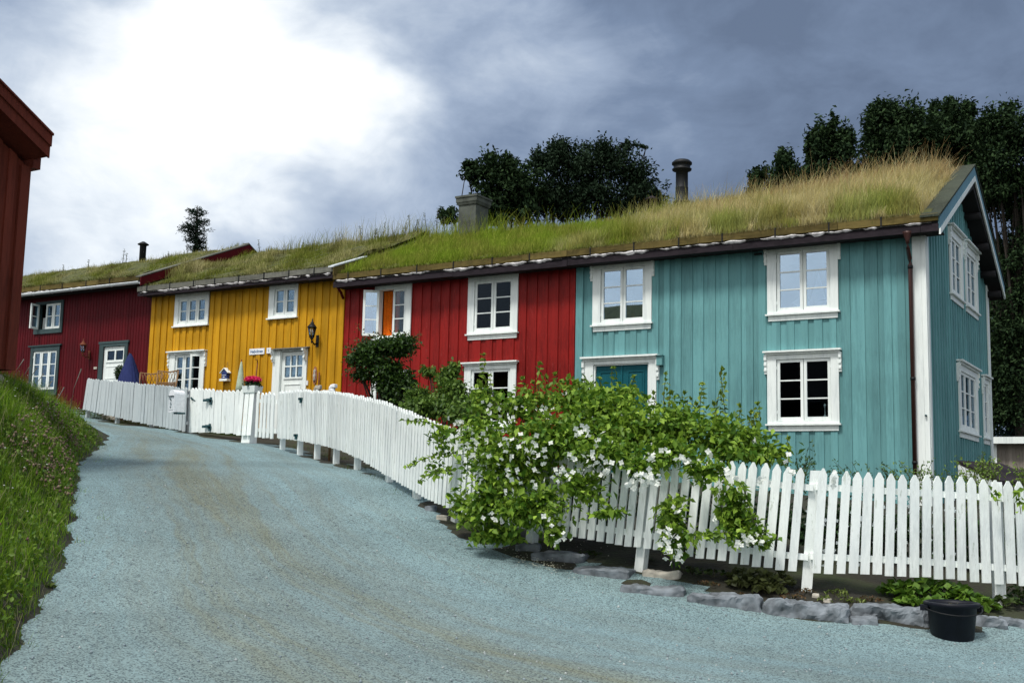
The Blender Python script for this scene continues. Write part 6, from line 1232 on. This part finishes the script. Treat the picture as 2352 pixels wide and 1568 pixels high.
# fir tree
p = atd(450, 600, 46); fir = empty('fir_tree', (p[0], p[1], 4.0), 'lone small spruce standing behind the dark red house roof', 'tree'); s46 = 46/F
tp = atd(453, 474, 46); bt = atd(450, 580, 46); mb = MB(); mb.tube([(bt[0], bt[1], 4.0), tuple(bt), tuple(tp)], [.12, .09, .02], 6); C = []; O = []
for k in range(95):
    t = random.random()**.8; z = tp+(bt-tp)*t; a = random.random()*6.3; r = (.12+.58*math.sin(math.pi*min(t, .8)**.85))*random.uniform(.6, 1.15)
    e = z+np.array([r*math.cos(a), r*math.sin(a), .08-.05*random.random()]); mb.tube([tuple(z), tuple((z+e)/2-np.array([0, 0, .03])), tuple(e)], [.012, .01, .005], 4, False)
    for q in range(34):
        u = random.random()**.7; C.append(z+(e-z)*u+rng.normal(size=3)*.05); O.append(e-z+np.array([0, 0, .1]))
mb.build('trunk', 'trunk', fir); C = np.array(C); leaves('crown', C, .10, lerpcol((.008, .018, .012), (.025, .05, .03), rng.random(len(C))), 'darkleaf', fir, np.array(O), -.1, .35)

# ------------------------------------------------------------------ sky and light
SUN_EL, SUN_AZ = math.radians(60), math.radians(186)   # azimuth measured from +Y towards +X
sd = Vector((math.sin(SUN_AZ)*math.cos(SUN_EL), math.cos(SUN_AZ)*math.cos(SUN_EL), math.sin(SUN_EL)))
sun = bpy.data.lights.new('sun', 'SUN'); sun.energy = 2.6; sun.angle = math.radians(11); sun.color = (1, .97, .92)
so = bpy.data.objects.new('sun', sun); COL.objects.link(so); so.rotation_euler = sd.to_track_quat('Z', 'Y').to_euler(); so.location = (0, -10, 30)
W = bpy.data.worlds.new('World'); S.world = W; W.use_nodes = True; nt = W.node_tree; nt.nodes.clear()
out = nt.nodes.new('ShaderNodeOutputWorld'); bg = nt.nodes.new('ShaderNodeBackground'); nt.links.new(bg.outputs[0], out.inputs[0])
sky = nt.nodes.new('ShaderNodeTexSky'); sky.sky_type = 'NISHITA'; sky.sun_disc = False; sky.sun_elevation = SUN_EL; sky.sun_rotation = SUN_AZ
tc = nt.nodes.new('ShaderNodeTexCoord')
def noise_(scale, detail, rough, vec, dist=0.0):
    n = nt.nodes.new('ShaderNodeTexNoise'); n.inputs['Scale'].default_value = scale; n.inputs['Detail'].default_value = detail; n.inputs['Roughness'].default_value = rough; n.inputs['Distortion'].default_value = dist; nt.links.new(vec, n.inputs['Vector']); return n
def vm(op, a, b=None):
    n = nt.nodes.new('ShaderNodeVectorMath'); n.operation = op
    for i, s in enumerate((a, b)):
        if s is None: continue
        if hasattr(s, 'links'): nt.links.new(s, n.inputs[i])
        else: n.inputs[i].default_value = s
    return n
def mt(op, a, b=None, clamp=False):
    n = nt.nodes.new('ShaderNodeMath'); n.operation = op; n.use_clamp = clamp
    for i, s in enumerate((a, b)):
        if s is None: continue
        if hasattr(s, 'links'): nt.links.new(s, n.inputs[i])
        else: n.inputs[i].default_value = s
    return n.outputs[0]
mpn = nt.nodes.new('ShaderNodeMapping'); mpn.inputs['Scale'].default_value = (1, 1, 1.7); nt.links.new(tc.outputs['Generated'], mpn.inputs[0])
nv = noise_(2.6, 5, .55, mpn.outputs[0]); off = vm('SUBTRACT', nv.outputs['Color'], (.5, .5, .5)); off2 = vm('SCALE', off.outputs[0]); off2.inputs['Scale'].default_value = .30
dvec = vm('NORMALIZE', vm('ADD', tc.outputs['Generated'], off2.outputs[0]).outputs[0]).outputs[0]
def blob(px_, py_, r_px, amt, soft=.35):
    d = ray(px_, py_); d = d/np.linalg.norm(d); a1 = math.cos(r_px/F); a0 = math.cos(r_px*soft/F)
    dp = vm('DOT_PRODUCT', dvec, tuple(d)).outputs['Value']; m = nt.nodes.new('ShaderNodeMapRange'); m.interpolation_type = 'SMOOTHSTEP'; nt.links.new(dp, m.inputs[0]); m.inputs[1].default_value = a1; m.inputs[2].default_value = a0; m.inputs[3].default_value = 0; m.inputs[4].default_value = amt; return m.outputs[0]
acc = None
for b_ in [(600, 120, 380, .27), (430, 240, 400, .27), (120, 260, 380, .24), (250, 380, 900, .21), (120, 660, 420, .27), (720, 60, 330, .16), (790, 270, 220, .14), (950, 330, 700, .16), (650, 470, 260, -.14), (290, 500, 230, -.14), (230, 20, 130, -.20), (1080, 60, 300, .14), (2000, 200, 900, -.05)]:
    v = blob(*b_); acc = v if acc is None else mt('ADD', acc, v)
# bright thin overcast behind the viewer and overhead
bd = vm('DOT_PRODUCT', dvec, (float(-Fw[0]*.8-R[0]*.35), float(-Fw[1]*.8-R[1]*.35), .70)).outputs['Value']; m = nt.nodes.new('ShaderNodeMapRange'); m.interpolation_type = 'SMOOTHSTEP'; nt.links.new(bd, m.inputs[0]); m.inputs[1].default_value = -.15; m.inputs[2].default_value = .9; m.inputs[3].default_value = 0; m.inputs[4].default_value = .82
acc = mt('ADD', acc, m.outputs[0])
dt2 = noise_(11, 6, .6, mpn.outputs[0], .6); acc = mt('ADD', acc, mt('MULTIPLY', mt('SUBTRACT', dt2.outputs[0], .5), .40)); det = noise_(4.5, 7, .6, mpn.outputs[0], .3); acc = mt('ADD', acc, mt('MULTIPLY', mt('SUBTRACT', det.outputs[0], .5), .75)); acc = mt('ADD', acc, .10, True)
cr = nt.nodes.new('ShaderNodeValToRGB'); nt.links.new(acc, cr.inputs[0]); e = cr.color_ramp.elements
for p_, c_ in [(0, (.115, .155, .235)), (.18, (.165, .22, .325)), (.38, (.30, .37, .49)), (.58, (.48, .55, .65)), (.78, (.74, .79, .84)), (1, (.98, .98, .98))]:
    if p_ in (0, 1): e[0 if p_ == 0 else len(e)-1].color = (*c_, 1)
    else: q_ = e.new(p_); q_.color = (*c_, 1)
mxs = nt.nodes.new('ShaderNodeMix'); mxs.data_type = 'RGBA'; mxs.inputs[0].default_value = .93
sk = nt.nodes.new('ShaderNodeVectorMath'); sk.operation = 'SCALE'; sk.inputs['Scale'].default_value = .10; nt.links.new(sky.outputs[0], sk.inputs[0])
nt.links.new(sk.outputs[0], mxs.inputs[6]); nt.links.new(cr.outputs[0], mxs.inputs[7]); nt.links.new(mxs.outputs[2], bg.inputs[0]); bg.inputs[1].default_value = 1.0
S.view_settings.view_transform = 'Standard'; S.view_settings.look = 'None'; S.view_settings.exposure = 0.3; S.view_settings.gamma = 1
S.cycles.max_bounces = 8; S.cycles.transparent_max_bounces = 12
